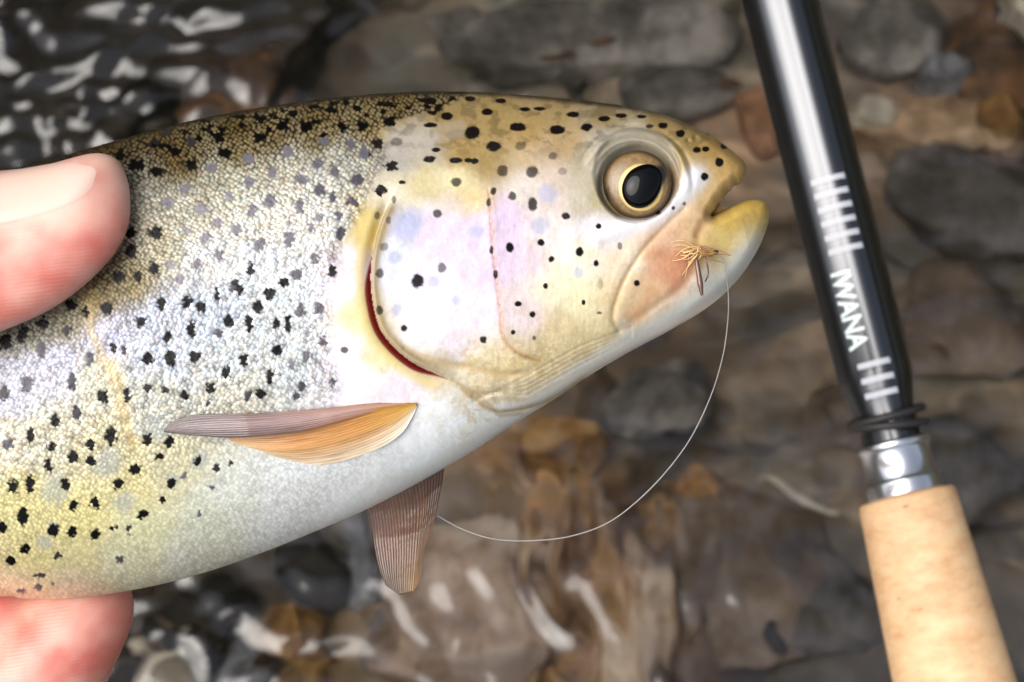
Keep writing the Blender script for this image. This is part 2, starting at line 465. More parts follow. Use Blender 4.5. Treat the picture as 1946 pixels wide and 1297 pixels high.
# twigs and leaf scraps on the bed
def make_twig(px, py, length, width, ang, mat, name, label, cat, seed, zc=-0.055):
    c = bed_at(px, py, zc); s = (bed_at(px + 50, py, zc) - c).length / 50
    r = random.Random(seed); n = 14; m = 8; V = []; 
    for i in range(n):
        t = i / (n - 1); rad = width * s * 0.5 * (math.sin(math.pi * (0.06 + 0.88 * t)) ** 0.6) * r.uniform(.85, 1.1)
        x = (t - .5) * length * s; y = math.sin(t * 2.6 + seed) * length * s * 0.06
        for j in range(m):
            a = 2 * math.pi * j / m
            V.append((x, y + rad * math.cos(a), rad * 0.55 * math.sin(a)))
    Q = [(i * m + j, i * m + (j + 1) % m, (i + 1) * m + (j + 1) % m, (i + 1) * m + j) for i in range(n - 1) for j in range(m)]
    me = bpy.data.meshes.new(name); me.from_pydata(V, [], Q + [tuple(range(m))[::-1], tuple(range((n - 1) * m, n * m))])
    for p in me.polygons: p.use_smooth = True
    o = link(name, me, mat); o.location = c; o.rotation_euler = (0, 0, ang)
    tag(o, label, cat)
    return o
make_twig(1530, 940, 150, 24, -0.55, pale, 'twig', 'pale drowned twig between the fishing line and the cork grip', 'twig', 3)
make_twig(1140, 76, 60, 15, 0.2, brown, 'leaf_scrap', 'dark brown leaf scrap tilted up on the grey slab', 'leaf', 4)
make_twig(1058, 106, 62, 15, 0.0, brown, 'leaf_scrap', 'dark brown leaf scrap lying level on the grey slab', 'leaf', 5)
make_twig(1388, 157, 56, 18, -0.25, brown, 'leaf_scrap', 'dark brown leaf scrap beside the orange stone', 'leaf', 6)
make_twig(1785, 668, 50, 12, -0.4, brown, 'leaf_scrap', 'thin dark leaf scrap on the flat brown slab', 'leaf', 7)
make_twig(1475, 1215, 34, 74, 0.3, black, 'leaf_scrap', 'black curled leaf scrap on the dark grey slab', 'leaf', 8)

# ------------------------------------------------------------------ trout
trout = bpy.data.objects.new('trout', None); COL.objects.link(trout)
trout.matrix_world = FISH_MW
tag(trout, 'speckled rainbow trout held in a bare hand, silver flank, white belly, open mouth', 'fish')

TOP = [(-2150, 1120), (-1900, 1040), (-1400, 830), (-700, 560), (-300, 425), (0, 337), (45, 321), (120, 298), (200, 275), (300, 247), (400, 223),
       (500, 205), (600, 191), (700, 181), (800, 175), (900, 176), (1000, 182), (1100, 191), (1200, 204), (1260, 218), (1310, 238),
       (1350, 258), (1385, 282), (1409, 302), (1418, 318)]
MOUTH = [(1415, 337), (1404, 350), (1397, 352), (1389, 362), (1381, 367), (1371, 381), (1364, 388), (1357, 402), (1350, 412), (1362, 406), (1372, 402), (1386, 394), (1396, 390), (1410, 384), (1428, 380), (1447, 382), (1458, 391)]
BOT = [(1462, 412), (1455, 440), (1440, 475), (1415, 515), (1385, 550), (1340, 588), (1270, 630), (1200, 667), (1120, 714), (1060, 755), (1020, 780),
       (960, 817), (900, 857), (800, 915), (700, 967), (600, 1010), (500, 1050), (400, 1085), (300, 1112), (200, 1130), (120, 1138), (50, 1137), (0, 1134),
       (-300, 1160), (-700, 1215), (-1400, 1290), (-1900, 1300), (-2150, 1330)]
OUT = catmull(TOP + MOUTH + BOT, 5, closed=True)
CA, SA = math.cos(math.radians(14)), math.sin(math.radians(14))
def uv_of(x, y): return x * CA - y * SA, x * SA + y * CA          # u along the body towards the head, v towards the belly
tt = catmull(TOP, 5); tt = np.vstack([tt, [[1462, 398]]]); bb = catmull(BOT, 5)[::-1]
tu, tv = uv_of(tt[:, 0], tt[:, 1]); bu, bv = uv_of(bb[:, 0], bb[:, 1])
o_ = np.argsort(tu); tu, tv = tu[o_], tv[o_]; o_ = np.argsort(bu); bu, bv = bu[o_], bv[o_]
WX = [-2600, -2200, -1900, -1200, -500, 100, 500, 640, 800, 950, 1080, 1180, 1260, 1310, 1325]
WW = [22, 30, 60, 150, 205, 222, 218, 205, 186, 160, 128, 98, 66, 34, 12]
def base_w(x, y):
    u, v = uv_of(x, y)
    t = np.interp(u, tu, tv); b_ = np.interp(u, bu, bv)
    c = (t + b_) / 2; hh = np.maximum((b_ - t) / 2, 1.0)
    s = np.clip((v - c) / hh, -1, 1)
    # belly fuller than the back
    e = np.clip(1 - np.abs(s) ** 2.9, 0, 1) ** 0.52
    return np.interp(u, WX, WW) * e

GILL = catmull([(746, 372), (722, 425), (708, 480), (704, 530), (709, 580), (722, 625), (748, 660), (785, 690), (830, 712), (862, 726)], 5)
PREOP = catmull([(930, 350), (933, 400), (937, 460), (944, 530), (952, 590), (958, 640), (985, 672), (1030, 690)], 5)
LOWOP = catmull([(770, 664), (830, 688), (900, 700), (960, 712), (1010, 705)], 5)
BRAN = catmull([(862, 726), (900, 755), (935, 780), (975, 780), (1040, 762), (1120, 712)], 5)
MAX1 = catmull([(1300, 398), (1255, 440), (1215, 485), (1185, 535), (1168, 580), (1164, 608), (1176, 628)], 5)
SILV = catmull([(1322, 338), (1290, 372), (1240, 408), (1190, 430), (1140, 452)], 5)
JAWL = catmull([(1352, 412), (1330, 440), (1325, 470), (1300, 540), (1240, 585), (1180, 628)], 5)
EX, EY = 1207.0, 345.0
LAT = catmull([(-300, 760), (0, 640), (200, 560), (400, 500), (640, 415)], 5)

def bound(y):
    return np.interp(y, [170, 200, 225, 250, 300, 350, 400, 450, 550, 650, 740, 772, 800, 850, 900, 960],
                        [900, 850, 770, 715, 735, 708, 690, 655, 632, 628, 650, 640, 700, 760, 800, 760])

# name: px, py, rx, ry, darkness
SPOT = """228 293 11 10 1;259 315 16 12 1;299 327 16 10 1;363 313 13 11 1;291 273 13 7 .95;333 289 11 10 1;363 269 11 9 .9;417 264 12 8 1;427 292 13 10 1
316 252 10 7 .9;393 230 12 5 1;451 222 13 5 1;493 261 13 10 1;403 320 12 11 .5;470 302 13 11 .5;474 347 11 13 .5;496 228 12 8 1;536 241 11 10 1;581 242 14 11 1
556 215 10 6 1;595 204 12 5 1;629 210 12 6 1;681 207 11 6 1;658 189 10 4 1;740 198 11 7 1;650 241 10 10 1;689 239 12 9 1;741 232 12 11 1;615 259 10 4 1
616 270 13 9 .55;549 290 12 12 .5;667 275 10 11 .6;718 272 12 11 .6;695 292 12 13 .6;604 310 10 13 .6;638 327 9 12 .65;678 343 13 14 .8;743 316 14 11 .8;518 329 10 13 .5
573 341 11 13 .6;606 358 10 12 .65;723 363 12 11 .85;353 359 12 11 .45;320 385 12 12 .5;382 398 14 12 .5;434 373 10 12 .5;477 404 9 12 .6;414 424 11 11 .55;450 436 12 13 .6
391 453 11 12 .55;296 442 14 14 1;249 442 11 13 1;248 478 14 16 1;292 509 11 15 1;225 526 15 12 1;263 527 9 12 1;322 504 10 9 .5;374 503 10 12 .6;416 486 9 13 .6;493 467 13 16 .65
476 513 8 15 .95;343 530 10 11 .55;447 543 9 12 .95;356 439 9 9 .35;515 381 12 15 .65;479 402 9 13 .6;569 393 10 14 .65;607 361 10 14 .7;632 376 9 12 .75;669 384 14 9 .8
644 410 8 11 .65;549 426 8 6 .5;606 416 10 9 .55;592 432 7 12 .6;549 455 11 18 .65;647 444 10 13 .8;598 493 9 13 .65;564 523 12 13 .7;539 537 12 10 1;632 516 7 13 .95
203 587 14 13 1;163 591 6 15 1;307 579 9 14 1;266 611 11 12 1;319 638 9 15 1;215 660 6 13 1;237 664 6 10 .9;281 682 11 14 1;324 681 9 15 1;136 579 12 12 1;127 630 9 12 .9
80 615 16 12 1;42 635 11 18 1;10 650 15 18 1;78 664 10 15 .75;171 682 8 15 .8;136 723 9 20 .85;51 730 12 17 .7;8 747 11 16 .85;195 754 13 15 1;242 750 8 17 1;281 738 8 9 .95
314 742 9 10 .95;355 574 10 15 1;381 584 13 12 1;412 560 6 17 1;439 548 5 9 .8;456 550 9 11 1;512 560 13 13 1;490 584 13 13 1;435 611 11 13 1;473 615 9 19 1;525 616 10 11 1
547 616 6 18 1;364 630 10 18 1;417 635 8 10 .8;571 591 11 15 .7;605 586 11 13 .65;613 650 10 11 .7;585 635 8 8 .4;583 679 10 13 .6;525 667 10 11 1;464 684 8 14 1;369 677 11 13 1
430 710 10 13 1;513 715 8 14 1;554 693 5 13 .45;400 737 9 13 1;349 752 8 12 1;471 752 7 11 .85;495 750 9 10 1;574 735 9 10 .8;564 752 7 8 .8;632 725 7 12 .7
146 784 9 15 .9;105 799 9 17 1;59 828 9 17 1;17 845 12 12 .7;97 850 9 10 1;139 867 11 13 1;92 886 9 13 1;173 845 9 12 1;173 877 9 11 1;210 828 13 19 1;280 837 10 12 1;303 867 9 8 1
256 893 13 12 1;226 920 11 12 1;125 920 9 13 1;56 920 11 17 1;25 925 11 14 1;322 840 11 12 1;326 918 9 11 1;310 950 6 6 1;181 955 10 15 1;44 982 11 18 1;3 1003 9 13 1;102 1008 10 12 1
137 1011 9 12 1;181 1015 11 10 1;215 1003 9 5 1;246 1004 7 5 .9;246 1016 9 5 .9;270 979 11 10 1;139 961 9 10 1;46 1042 12 9 1;20 1067 11 11 1;109 1057 8 9 .9;227 1064 9 8 .75
73 1094 11 6 .85;75 1116 7 6 .7;41 1123 10 4 .7;100 1108 4 4 .6;375 876 8 10 1;410 890 8 9 .9;438 879 6 6 .9;401 927 5 6 .7;379 976 4 6 .6;351 905 7 7 .6;396 766 6 5 .9"""
HSPOT = """898 252 17 13 1;850 221 12 8 1;984 242 17 9 1;1059 247 16 9 1;939 278 16 10 1;926 213 11 7 1;818 192 12 7 1;893 188 12 5 1;952 192 12 5 1;997 208 11 5 1;1026 207 12 4 .9
1088 218 13 6 1;818 238 14 5 .9;816 303 12 7 1;829 285 9 5 1;866 305 14 6 1;890 305 9 5 1;902 307 8 6 1;754 270 12 9 .5;867 346 11 9 .75;955 325 11 12 .7;1011 327 13 12 .75;990 278 12 9 .5
974 373 9 9 .75;1012 388 10 13 .8;1075 411 9 7 .85;938 364 6 8 .8;929 385 5 9 .75;831 407 9 9 .75;969 470 8 11 .9;1028 461 7 7 .95;1048 493 6 6 .95;1101 479 8 9 1;934 475 4 9 .8
731 470 9 9 .5;840 509 9 10 .65;749 380 5 9 .6;716 409 5 8 .6;739 419 5 8 .5;764 347 8 4 .9;1068 326 9 8 .35;1051 297 9 8 .55;794 535 13 14 .85;722 520 8 10 .7;722 590 8 9 .75
768 624 7 7 .85;919 646 7 8 .85;942 522 5 9 .85;985 578 8 6 .9;1012 598 6 6 .9;975 632 5 5 .9;1015 643 4 5 .7;1037 544 5 6 .95;655 666 8 7 .75;1115 242 12 8 1;1149 226 12 6 1
1180 220 12 5 1;1219 222 10 4 1;1260 239 10 6 1;1235 240 8 4 .8;1293 254 9 8 1;1347 253 7 5 1;1376 278 7 6 1;1324 285 8 6 1;1341 284 8 6 1;1367 308 8 9 1;1339 336 8 8 1
1138 430 6 6 1;1178 468 5 7 .6;1252 403 5 5 .9;1279 396 4 4 .8;1300 388 4 4 .7;1133 501 5 7 .95;1210 539 6 6 1;1109 575 4 6 1;1141 540 6 11 .3;1139 595 5 3 .7"""
BLUE = [(754, 590, 12), (866, 572, 10), (752, 490, 13), (823, 537, 12), (775, 425, 32), (905, 440, 16), (1025, 430, 18), (1099, 519, 11), (1040, 370, 20),
        (205, 880, 30), (105, 930, 32), (238, 955, 22), (378, 876, 20), (100, 1000, 12), (300, 815, 26), (85, 1030, 16), (330, 910, 14)]
def parse(s):
    return np.array([[float(q) for q in e.split()] for e in s.replace('\n', ';').split(';')])
SPOT = parse(SPOT)
SPOT[:, 2:4] *= .92
r_s = np.random.default_rng(3)
ex_ = []
for i in range(46):                                   # small specks along the ridge of the back
    x_ = r_s.uniform(90, 860); y_ = np.interp(x_, [45, 200, 400, 600, 800, 900], [321, 275, 223, 191, 175, 176]) + r_s.uniform(6, 44)
    ex_.append([x_, y_, r_s.uniform(5, 9), r_s.uniform(3, 5.5), 1.0])
SPOT = np.vstack([SPOT, ex_]); HSPOT = parse(HSPOT)

CP = """100 310 84 68 38;200 290 102 84 48;300 260 116 97 58;350 300 128 108 66;450 240 124 104 62;600 210 142 120 78;750 195 146 124 78;700 232 166 146 102;520 260 150 131 88;600 255 165 147 105;450 285 158 140 98
280 360 180 175 155;350 400 188 184 166;450 340 208 204 182;550 300 208 204 184;600 350 222 218 204;500 420 222 218 206;650 300 205 200 182;620 420 232 230 222;400 330 190 184 160
290 470 178 170 145;250 530 150 136 98;200 560 140 124 84;130 600 160 152 124;60 620 160 155 135;400 500 215 215 212;500 500 226 231 234;560 560 226 233 236;300 600 196 202 216;400 600 200 209 222
200 640 206 206 226;100 700 206 206 224;20 750 202 202 216;300 680 206 211 222;450 680 212 217 218;560 680 216 223 222;200 720 212 208 186;100 830 216 210 184;300 760 206 206 192
450 750 220 216 198;30 830 224 215 192;200 850 212 202 164;50 950 224 212 152;150 980 228 216 152;250 930 224 212 158;330 880 216 209 172;60 1050 224 212 152;150 1060 222 212 158
270 1020 224 222 178;250 1080 220 218 186;400 1000 224 226 204;450 950 230 232 220;550 950 242 245 242;650 900 246 249 248;350 1070 226 226 208;150 1110 224 208 176;30 1110 226 206 168
750 850 246 250 249;850 800 246 250 249;950 800 240 247 247;550 1010 240 243 240;800 890 240 246 246;640 560 240 233 241;650 680 245 236 245;690 722 245 239 250;750 742 240 229 240
670 520 240 226 236;682 600 238 222 172;720 690 234 224 170;692 430 205 182 106;830 450 238 218 243;780 430 216 213 241;900 430 230 216 243;830 550 246 234 248;800 610 248 243 250
900 600 246 232 244;870 655 243 231 237;760 500 231 236 248;920 500 234 214 243;870 340 225 214 170;800 350 205 190 142;900 380 224 204 150;770 390 230 221 194;800 272 176 168 154
760 290 172 167 157;880 290 160 132 78;850 240 150 126 76;950 220 160 136 86;1050 222 164 140 95;1000 260 164 135 82;1150 228 150 126 82;1080 280 180 152 107;930 300 164 140 86
1000 300 196 172 132;1300 262 160 136 86;1350 280 176 142 82;1390 305 186 152 92;1370 340 200 166 106;1250 228 150 126 82;1000 360 226 216 206;1050 350 216 197 182;960 420 232 210 236
990 500 236 216 230;1050 450 241 229 226;1050 550 246 239 206;1100 500 246 241 216;1100 560 246 236 192;1000 600 240 222 222;1130 430 241 233 241;1100 370 200 190 166;1110 300 186 176 152
1050 640 224 204 156;1000 690 224 204 152;950 700 229 209 161;900 692 235 221 182;1100 650 224 204 156;950 750 214 199 165;1000 740 219 204 169;850 703 225 211 182;1150 620 230 212 166
1180 570 235 211 167;1220 590 230 188 142;1240 560 228 186 140;1255 510 222 162 124;1295 500 200 132 100;1275 525 212 148 112;1280 450 224 184 150;1200 500 234 219 191;1310 420 224 189 145;1340 385 214 178 120
1400 430 200 168 80;1430 410 198 164 80;1445 395 196 162 80;1415 398 200 166 78;1385 425 206 176 94;1380 452 216 190 116;1440 450 228 214 172;1452 425 212 186 116;1420 460 226 210 164;1400 490 230 222 192;1350 540 232 228 209;1300 570 234 225 206;1250 612 230 220 196;1200 640 225 215 191
1330 470 212 182 118;1150 260 184 180 166;1140 320 194 185 162;1150 390 188 174 130;1310 330 190 165 112;1200 260 178 168 140"""
CP = parse(CP)  # colours include contact shade beside the thumb and belly whites raised for bounce light

def paint(qx, qy, sd, scale_amt):
    """pigment of the trout, with painted thumb shade, at rectified side-view coordinates; returns rgb (linear) and the scale relief"""
    n = len(qx)
    jx = qx + (fbm(qx / 37, qy / 37, 5, 3) - .5) * 34; jy = qy + (fbm(qx / 37 + 50, qy / 37, 6, 3) - .5) * 34
    acc = np.zeros((n, 3)); wt = np.zeros(n)
    cl = lin(CP[:, 2:5])
    for (px, py), c in zip(CP[:, :2], cl):
        w_ = 1.0 / ((jx - px) ** 2 + (jy - py) ** 2 + 500.0) ** 2.1
        acc += w_[:, None] * c[None]; wt += w_
    rgb = acc / wt[:, None]
    # ---- scales: staggered rows, each with its own tone
    ang = math.radians(-13)
    wxq = qx + (fbm(qx / 60, qy / 60, 21, 2) - .5) * 16; wyq = qy + (fbm(qx / 60, qy / 60 + 30, 22, 2) - .5) * 16
    a = wxq * math.cos(ang) + wyq * math.sin(ang); b_ = -wxq * math.sin(ang) + wyq * math.cos(ang)
    pa, pb = 9.4, 5.2
    best = np.full(n, 9e9); ci = np.zeros(n); cj = np.zeros(n); cax = np.zeros(n); cbx = np.zeros(n)
    r0 = np.floor(b_ / pb)
    for dr in (-1, 0, 1, 2):
        row = r0 + dr; off = 0.5 * np.mod(row, 2)
        col = np.round(a / pa - off)
        jit = (hash2(col, row, 3) - .5) * 0.55; jit2 = (hash2(col, row, 4) - .5) * 0.7
        ca_ = (col + off + jit) * pa; cb_ = (row + jit2) * pb
        d = ((a - ca_) / pa) ** 2 + ((b_ - cb_) / (pb * 1.65)) ** 2
        m = d < best
        best = np.where(m, d, best); ci = np.where(m, col, ci); cj = np.where(m, row, cj)
        cax = np.where(m, ca_, cax); cbx = np.where(m, cb_, cbx)
    dist = np.sqrt(best)
    dome = np.clip(1 - dist / 0.60, 0, 1)
    r1 = hash2(ci, cj, 11); r2 = hash2(ci, cj, 12)
    # centre of the scale, back in picture coordinates, so that spots take whole scales
    sx = cax * math.cos(ang) - cbx * math.sin(ang) + (qx - wxq); sy = cax * math.sin(ang) + cbx * math.cos(ang) + (qy - wyq)
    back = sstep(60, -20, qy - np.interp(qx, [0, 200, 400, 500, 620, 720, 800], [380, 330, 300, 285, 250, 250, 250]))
    thumb_shade = np.exp(-(((qx - 215) / 105) ** 2 + ((qy - 520) / 70) ** 2)) + np.exp(-(((qx - 60) / 110) ** 2 + ((qy - 630) / 40) ** 2))  # contact shade of the thumb, put into the skin colour
    dark = np.clip(np.maximum(back, np.clip(thumb_shade, 0, 1) * .7), 0, 1)
    low = sstep(780, 900, qy + 0.25 * (qx - 300))
    mid = sstep(470, 560, qy + .25 * (qx - 300)) * (1 - low)
    white_ = sstep(880, 960, qy + .55 * (qx - 300))
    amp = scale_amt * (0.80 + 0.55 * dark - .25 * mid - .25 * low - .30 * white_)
    bead = sstep(0.22, 0.66, dome) * (.62 + .38 * sstep(.25, .45, r2))
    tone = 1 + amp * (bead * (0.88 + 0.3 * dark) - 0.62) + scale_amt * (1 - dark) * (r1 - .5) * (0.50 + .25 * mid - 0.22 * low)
    rgb = rgb * tone[:, None]
    cool = scale_amt * (1 - dark) * (1 - low)
    rgb *= 1 + (cool * (r2 - .5))[:, None] * np.array([[-.14, 0.0, .16]])
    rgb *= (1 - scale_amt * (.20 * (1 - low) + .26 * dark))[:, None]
    # fine pigment mottling
    mott = (fbm(qx / 7, qy / 7, 31, 3) - .5)
    rgb *= (1 + mott * 0.16)[:, None]
    headm = 1 - scale_amt
    rgb *= 1 + (headm * (fbm(qx / 22, qy / 22, 33, 4) - .5))[:, None] * np.array([[.22, .27, .42]])
    fine = (fbm(qx / 4.2, qy / 9, 34, 3) - .5) * headm * sstep(560, 700, qy) * sstep(820, 900, qx)
    rgb *= (1 + .35 * fine)[:, None]
    stri = (fbm(qx / 3.2 + .02 * qy, qy / 34, 35, 3) - .5) * headm * sstep(915, 945, qx) * sstep(1200, 1100, qx) * sstep(330, 400, qy)
    rgb *= (1 + .26 * stri)[:, None]
    pore = (fbm(qx / 3.0, qy / 3.0, 36, 2) - .5) * headm
    rgb *= (1 + .16 * pore)[:, None]
    flake = sstep(.60, .72, fbm(qx / 6, qy / 4, 37, 3)) * headm * sstep(600, 680, qy) * sstep(840, 900, qx) * sstep(1220, 1120, qx)
    rgb += (flake * .5)[:, None] * (lin((250, 240, 210)) - rgb)
    tanm = sstep(.52, .66, fbm(qx / 16, qy / 10, 38, 4)) * headm * sstep(610, 690, qy) * sstep(800, 900, qx) * sstep(1250, 1120, qx)
    rgb += (tanm * .4)[:, None] * (lin((196, 164, 104)) - rgb)
    oliv = sstep(.50, .66, fbm(qx / 20, qy / 12, 39, 4)) * headm * sstep(330, 250, qy)
    rgb *= (1 - .34 * oliv)[:, None]
    # ochre smear running down the flank
    sm, _, _ = polydist(jx, jy, [(165, 560), (185, 640), (205, 700), (232, 770), (262, 850)])
    rgb += (np.exp(-(sm / 13) ** 2) * .55)[:, None] * (lin((190, 165, 105)) - rgb)
    # black edge of the back
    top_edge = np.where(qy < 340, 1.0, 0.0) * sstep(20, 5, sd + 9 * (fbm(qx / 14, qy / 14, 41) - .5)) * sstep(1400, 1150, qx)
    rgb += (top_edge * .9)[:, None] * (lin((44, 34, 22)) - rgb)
    # white underside of jaw and throat
    und = np.where((qx > 600) & (qy > 380), 1.0, 0.0) * sstep(48, 20, sd) * sstep(600, 760, qx) * np.where(qx > 1320, sstep(430, 485, qy), 1.0)
    rgb += (und * .8)[:, None] * (lin((233, 235, 228)) - rgb)
    # bony lines
    def line(pts, width, c, k, lo=0, hi=1):
        nonlocal rgb
        d, _, arc = polydist(qx + (fbm(qx / 9, qy / 9, 43, 2) - .5) * 4, qy, pts, want_side=True)
        m = np.clip(np.exp(-(d / width) ** 2) * k, 0, .96) * sstep(lo - .02, lo + .08, arc) * sstep(hi + .02, hi - .08, arc)
        rgb = rgb + m[:, None] * (lin(c) - rgb)
    line(PREOP, 5, (178, 136, 92), .6); line(LOWOP, 7, (205, 175, 120), .6); line(BRAN, 5, (178, 156, 112), .75)
    line(MAX1, 4.0, (200, 165, 115), .7); line(SILV, 21, (250, 248, 250), 1.3, -.1); line(JAWL, 7, (206, 160, 120), .35)
    line([(860, 722), (905, 748), (950, 790), (1000, 786)], 4, (170, 150, 110), .5)
    line([(1345, 400), (1328, 428), (1320, 455)], 7, (150, 105, 60), .55)
    line([(1245, 545), (1215, 590), (1195, 612)], 10, (226, 172, 126), .5)
    # tissue inside the eye socket: grey above, brown below, concentric folds
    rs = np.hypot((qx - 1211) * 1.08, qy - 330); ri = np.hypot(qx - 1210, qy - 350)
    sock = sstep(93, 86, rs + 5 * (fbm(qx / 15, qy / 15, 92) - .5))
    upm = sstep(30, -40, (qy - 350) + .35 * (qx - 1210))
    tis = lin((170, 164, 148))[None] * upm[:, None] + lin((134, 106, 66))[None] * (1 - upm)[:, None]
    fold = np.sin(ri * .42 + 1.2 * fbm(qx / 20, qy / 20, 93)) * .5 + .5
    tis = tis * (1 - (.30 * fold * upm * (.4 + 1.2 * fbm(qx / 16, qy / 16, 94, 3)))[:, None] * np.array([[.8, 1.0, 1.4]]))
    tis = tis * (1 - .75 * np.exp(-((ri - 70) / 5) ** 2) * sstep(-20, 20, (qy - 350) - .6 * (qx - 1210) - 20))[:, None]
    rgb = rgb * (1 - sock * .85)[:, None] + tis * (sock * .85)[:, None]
    # gill cover rim: tan margin, yellow skin behind, red slit
    d, s, arc = polydist(qx, qy, GILL, want_side=True)
    s = -s                       # + towards the head
    inn = s > 0
    rim = np.where(inn, np.exp(-((d - 10) / 10) ** 2), 0) * sstep(0, .06, arc) * sstep(1.0, .85, arc)
    rgb += (rim * .95)[:, None] * (lin((168, 148, 108)) - rgb)
    yel = np.where(~inn, np.exp(-((d - 20) / 11) ** 2), 0) * sstep(.05, .16, arc) * sstep(1, .9, arc)
    rgb += (yel * .8)[:, None] * (lin((232, 210, 140)) - rgb)
    slitw = 13 * sstep(.22, .45, arc) * sstep(1.0, .80, arc)
    red = np.where(~inn, sstep(slitw + 2, slitw - 2.5, d), 0) * (slitw > .5)
    rc = lin((112, 22, 18))[None] * (1 - (np.clip(d / 13, 0, 1) * .0))[:, None] + np.where(d > slitw * .55, 1, 0)[:, None] * lin((110, 55, 40))[None] * .6
    rgb = rgb * (1 - red)[:, None] + rc * red[:, None]
    # pale patch behind the head
    d_, _, _ = polydist(qx, qy, [(755, 292), (800, 262), (868, 246)])
    m = sstep(26, 12, d_ + 8 * (fbm(qx / 12, qy / 12, 45) - .5)); rgb += (m * .35)[:, None] * (lin((176, 168, 154)) - rgb)
    # blue-grey marks, faint parr marks
    for bx, by, br in BLUE:
        m = sstep(br * 1.25, br * .55, np.hypot(qx - bx, qy - by) + br * .7 * (fbm(qx / 11, qy / 11, 47) - .5))
        rgb += (m * .55)[:, None] * (lin((176, 184, 216) if by < 620 and bx > 600 else (160, 168, 166)) - rgb)
    # flank spots: whole scales blackened, ragged; head spots: smooth ovals
    dk = np.zeros(n); gk = np.ones(n)
    ex, ey = sx * .75 + qx * .25, sy * .75 + qy * .25
    for px, py, rx, ry, k in SPOT:
        m = (np.abs(qx - px) < 40) & (np.abs(qy - py) < 40)
        if not m.any(): continue
        w1 = np.hypot((ex[m] - px) / rx, (ey[m] - py) / ry) + .75 * (fbm(qx[m] / 7 + px, qy[m] / 7, 49, 2) - .5)
        dk[m] = np.maximum(dk[m], sstep(1.12, .80, w1) * (.62 + .38 * k)); gk[m] = np.where(w1 < 1.15, k, gk[m])
    for px, py, rx, ry, k in HSPOT:
        m = (np.abs(qx - px) < 40) & (np.abs(qy - py) < 40)
        if not m.any(): continue
        w1 = np.hypot((qx[m] - px) / rx, (qy[m] - py) / ry) + .4 * (fbm(qx[m] / 6 + px, qy[m] / 6, 50, 2) - .5)
        dk[m] = np.maximum(dk[m], sstep(1.12, .72, w1) * k)
    # off-frame flank carries the same kind of spots
    gg = np.clip((1 - gk) / .5, 0, 1)[:, None]
    ink = lin((12, 9, 8))[None] * (1 - gg) + lin((118, 114, 124))[None] * gg
    ink = np.where((qx > 700)[:, None], lin((20, 13, 11))[None], ink)
    dk2 = np.clip(dk * 1.15, 0, 1)[:, None]
    rgb = rgb * (1 - dk2) + ink * dk2
    relief = scale_amt * (dome * (.8 - .2 * low) + (r1 - .5) * .6 * bead) * (1 - .4 * dk)
    return np.clip(rgb, 0.003, .96), relief, dark * scale_amt

def bone_relief(qx, qy):
    h = np.zeros_like(qx, dtype=float)
    d, s, arc = polydist(qx, qy, GILL, want_side=True); inn = -s > 0
    e = sstep(-.02, .10, arc) * sstep(1.02, .86, arc)
    h += e * np.where(inn, 15 * np.exp(-d / 70) * sstep(0, 7, d), -16 * np.exp(-(d / 12) ** 2))
    d, s, arc = polydist(qx, qy, PREOP, want_side=True)
    h += sstep(0, .06, arc) * sstep(1, .9, arc) * (np.where(-s > 0, 8 * np.exp(-d / 34), 0) - 2.0 * np.exp(-(d / 4) ** 2))
    d, _, _ = polydist(qx, qy, LOWOP); h -= 4 * np.exp(-(d / 7) ** 2)
    d, s, arc = polydist(qx, qy, BRAN, want_side=True); h += np.where(s > 0, -5, 0) * np.exp(-d / 30) - 2.5 * np.exp(-(d / 5) ** 2)
    d, s, arc = polydist(qx, qy, MAX1, want_side=True)
    h += np.where(-s > 0, 0, 1) * 0 + (-2.6 * np.exp(-(d / 5) ** 2)) + 2.2 * np.exp(-((d - 16) / 14) ** 2)
    d, _, _ = polydist(qx, qy, SILV); h += 7 * np.exp(-(d / 15) ** 2)
    d, _, _ = polydist(qx, qy, JAWL); h -= 3.0 * np.exp(-(d / 9) ** 2)
    for k in range(5):                                             # fine folds along the throat
        o = 10 + k * 9
        d, _, _ = polydist(qx, qy, [(900, 742 + o * .5), (1000, 762 - o), (1100, 706 - o), (1200, 650 - o * .6)])
        h -= 1.6 * np.exp(-(d / 3) ** 2)
    # eye socket and the fold over it
    r = np.hypot((qx - EX) / 1.04, qy - EY)
    h += -24 * sstep(78, 64, np.hypot(qx - 1210, qy - 350)) - 6 * sstep(94, 82, np.hypot((qx - 1211) * 1.08, qy - 330))
    up = sstep(.1, -.55, (qy - EY) / np.maximum(r, 1) - .25 * (qx - EX) / np.maximum(r, 1))
    h += up * (10 * np.exp(-((r - 92) / 9) ** 2) + 7 * np.exp(-((r - 79) / 5) ** 2) - 5 * np.exp(-((r - 104) / 5) ** 2))
    # nostril pits
    for nx, ny, nr in ((1322, 262, 5), (1308, 268, 4)):
        h -= 7 * np.exp(-(((qx - nx) / nr) ** 2 + ((qy - ny) / nr) ** 2))
    h += (fbm(qx / 26, qy / 26, 81, 3) - .5) * 2 + (fbm(qx / 7, qy / 7, 82, 3) - .5) * .9 * sstep(600, 760, qx)
    return h

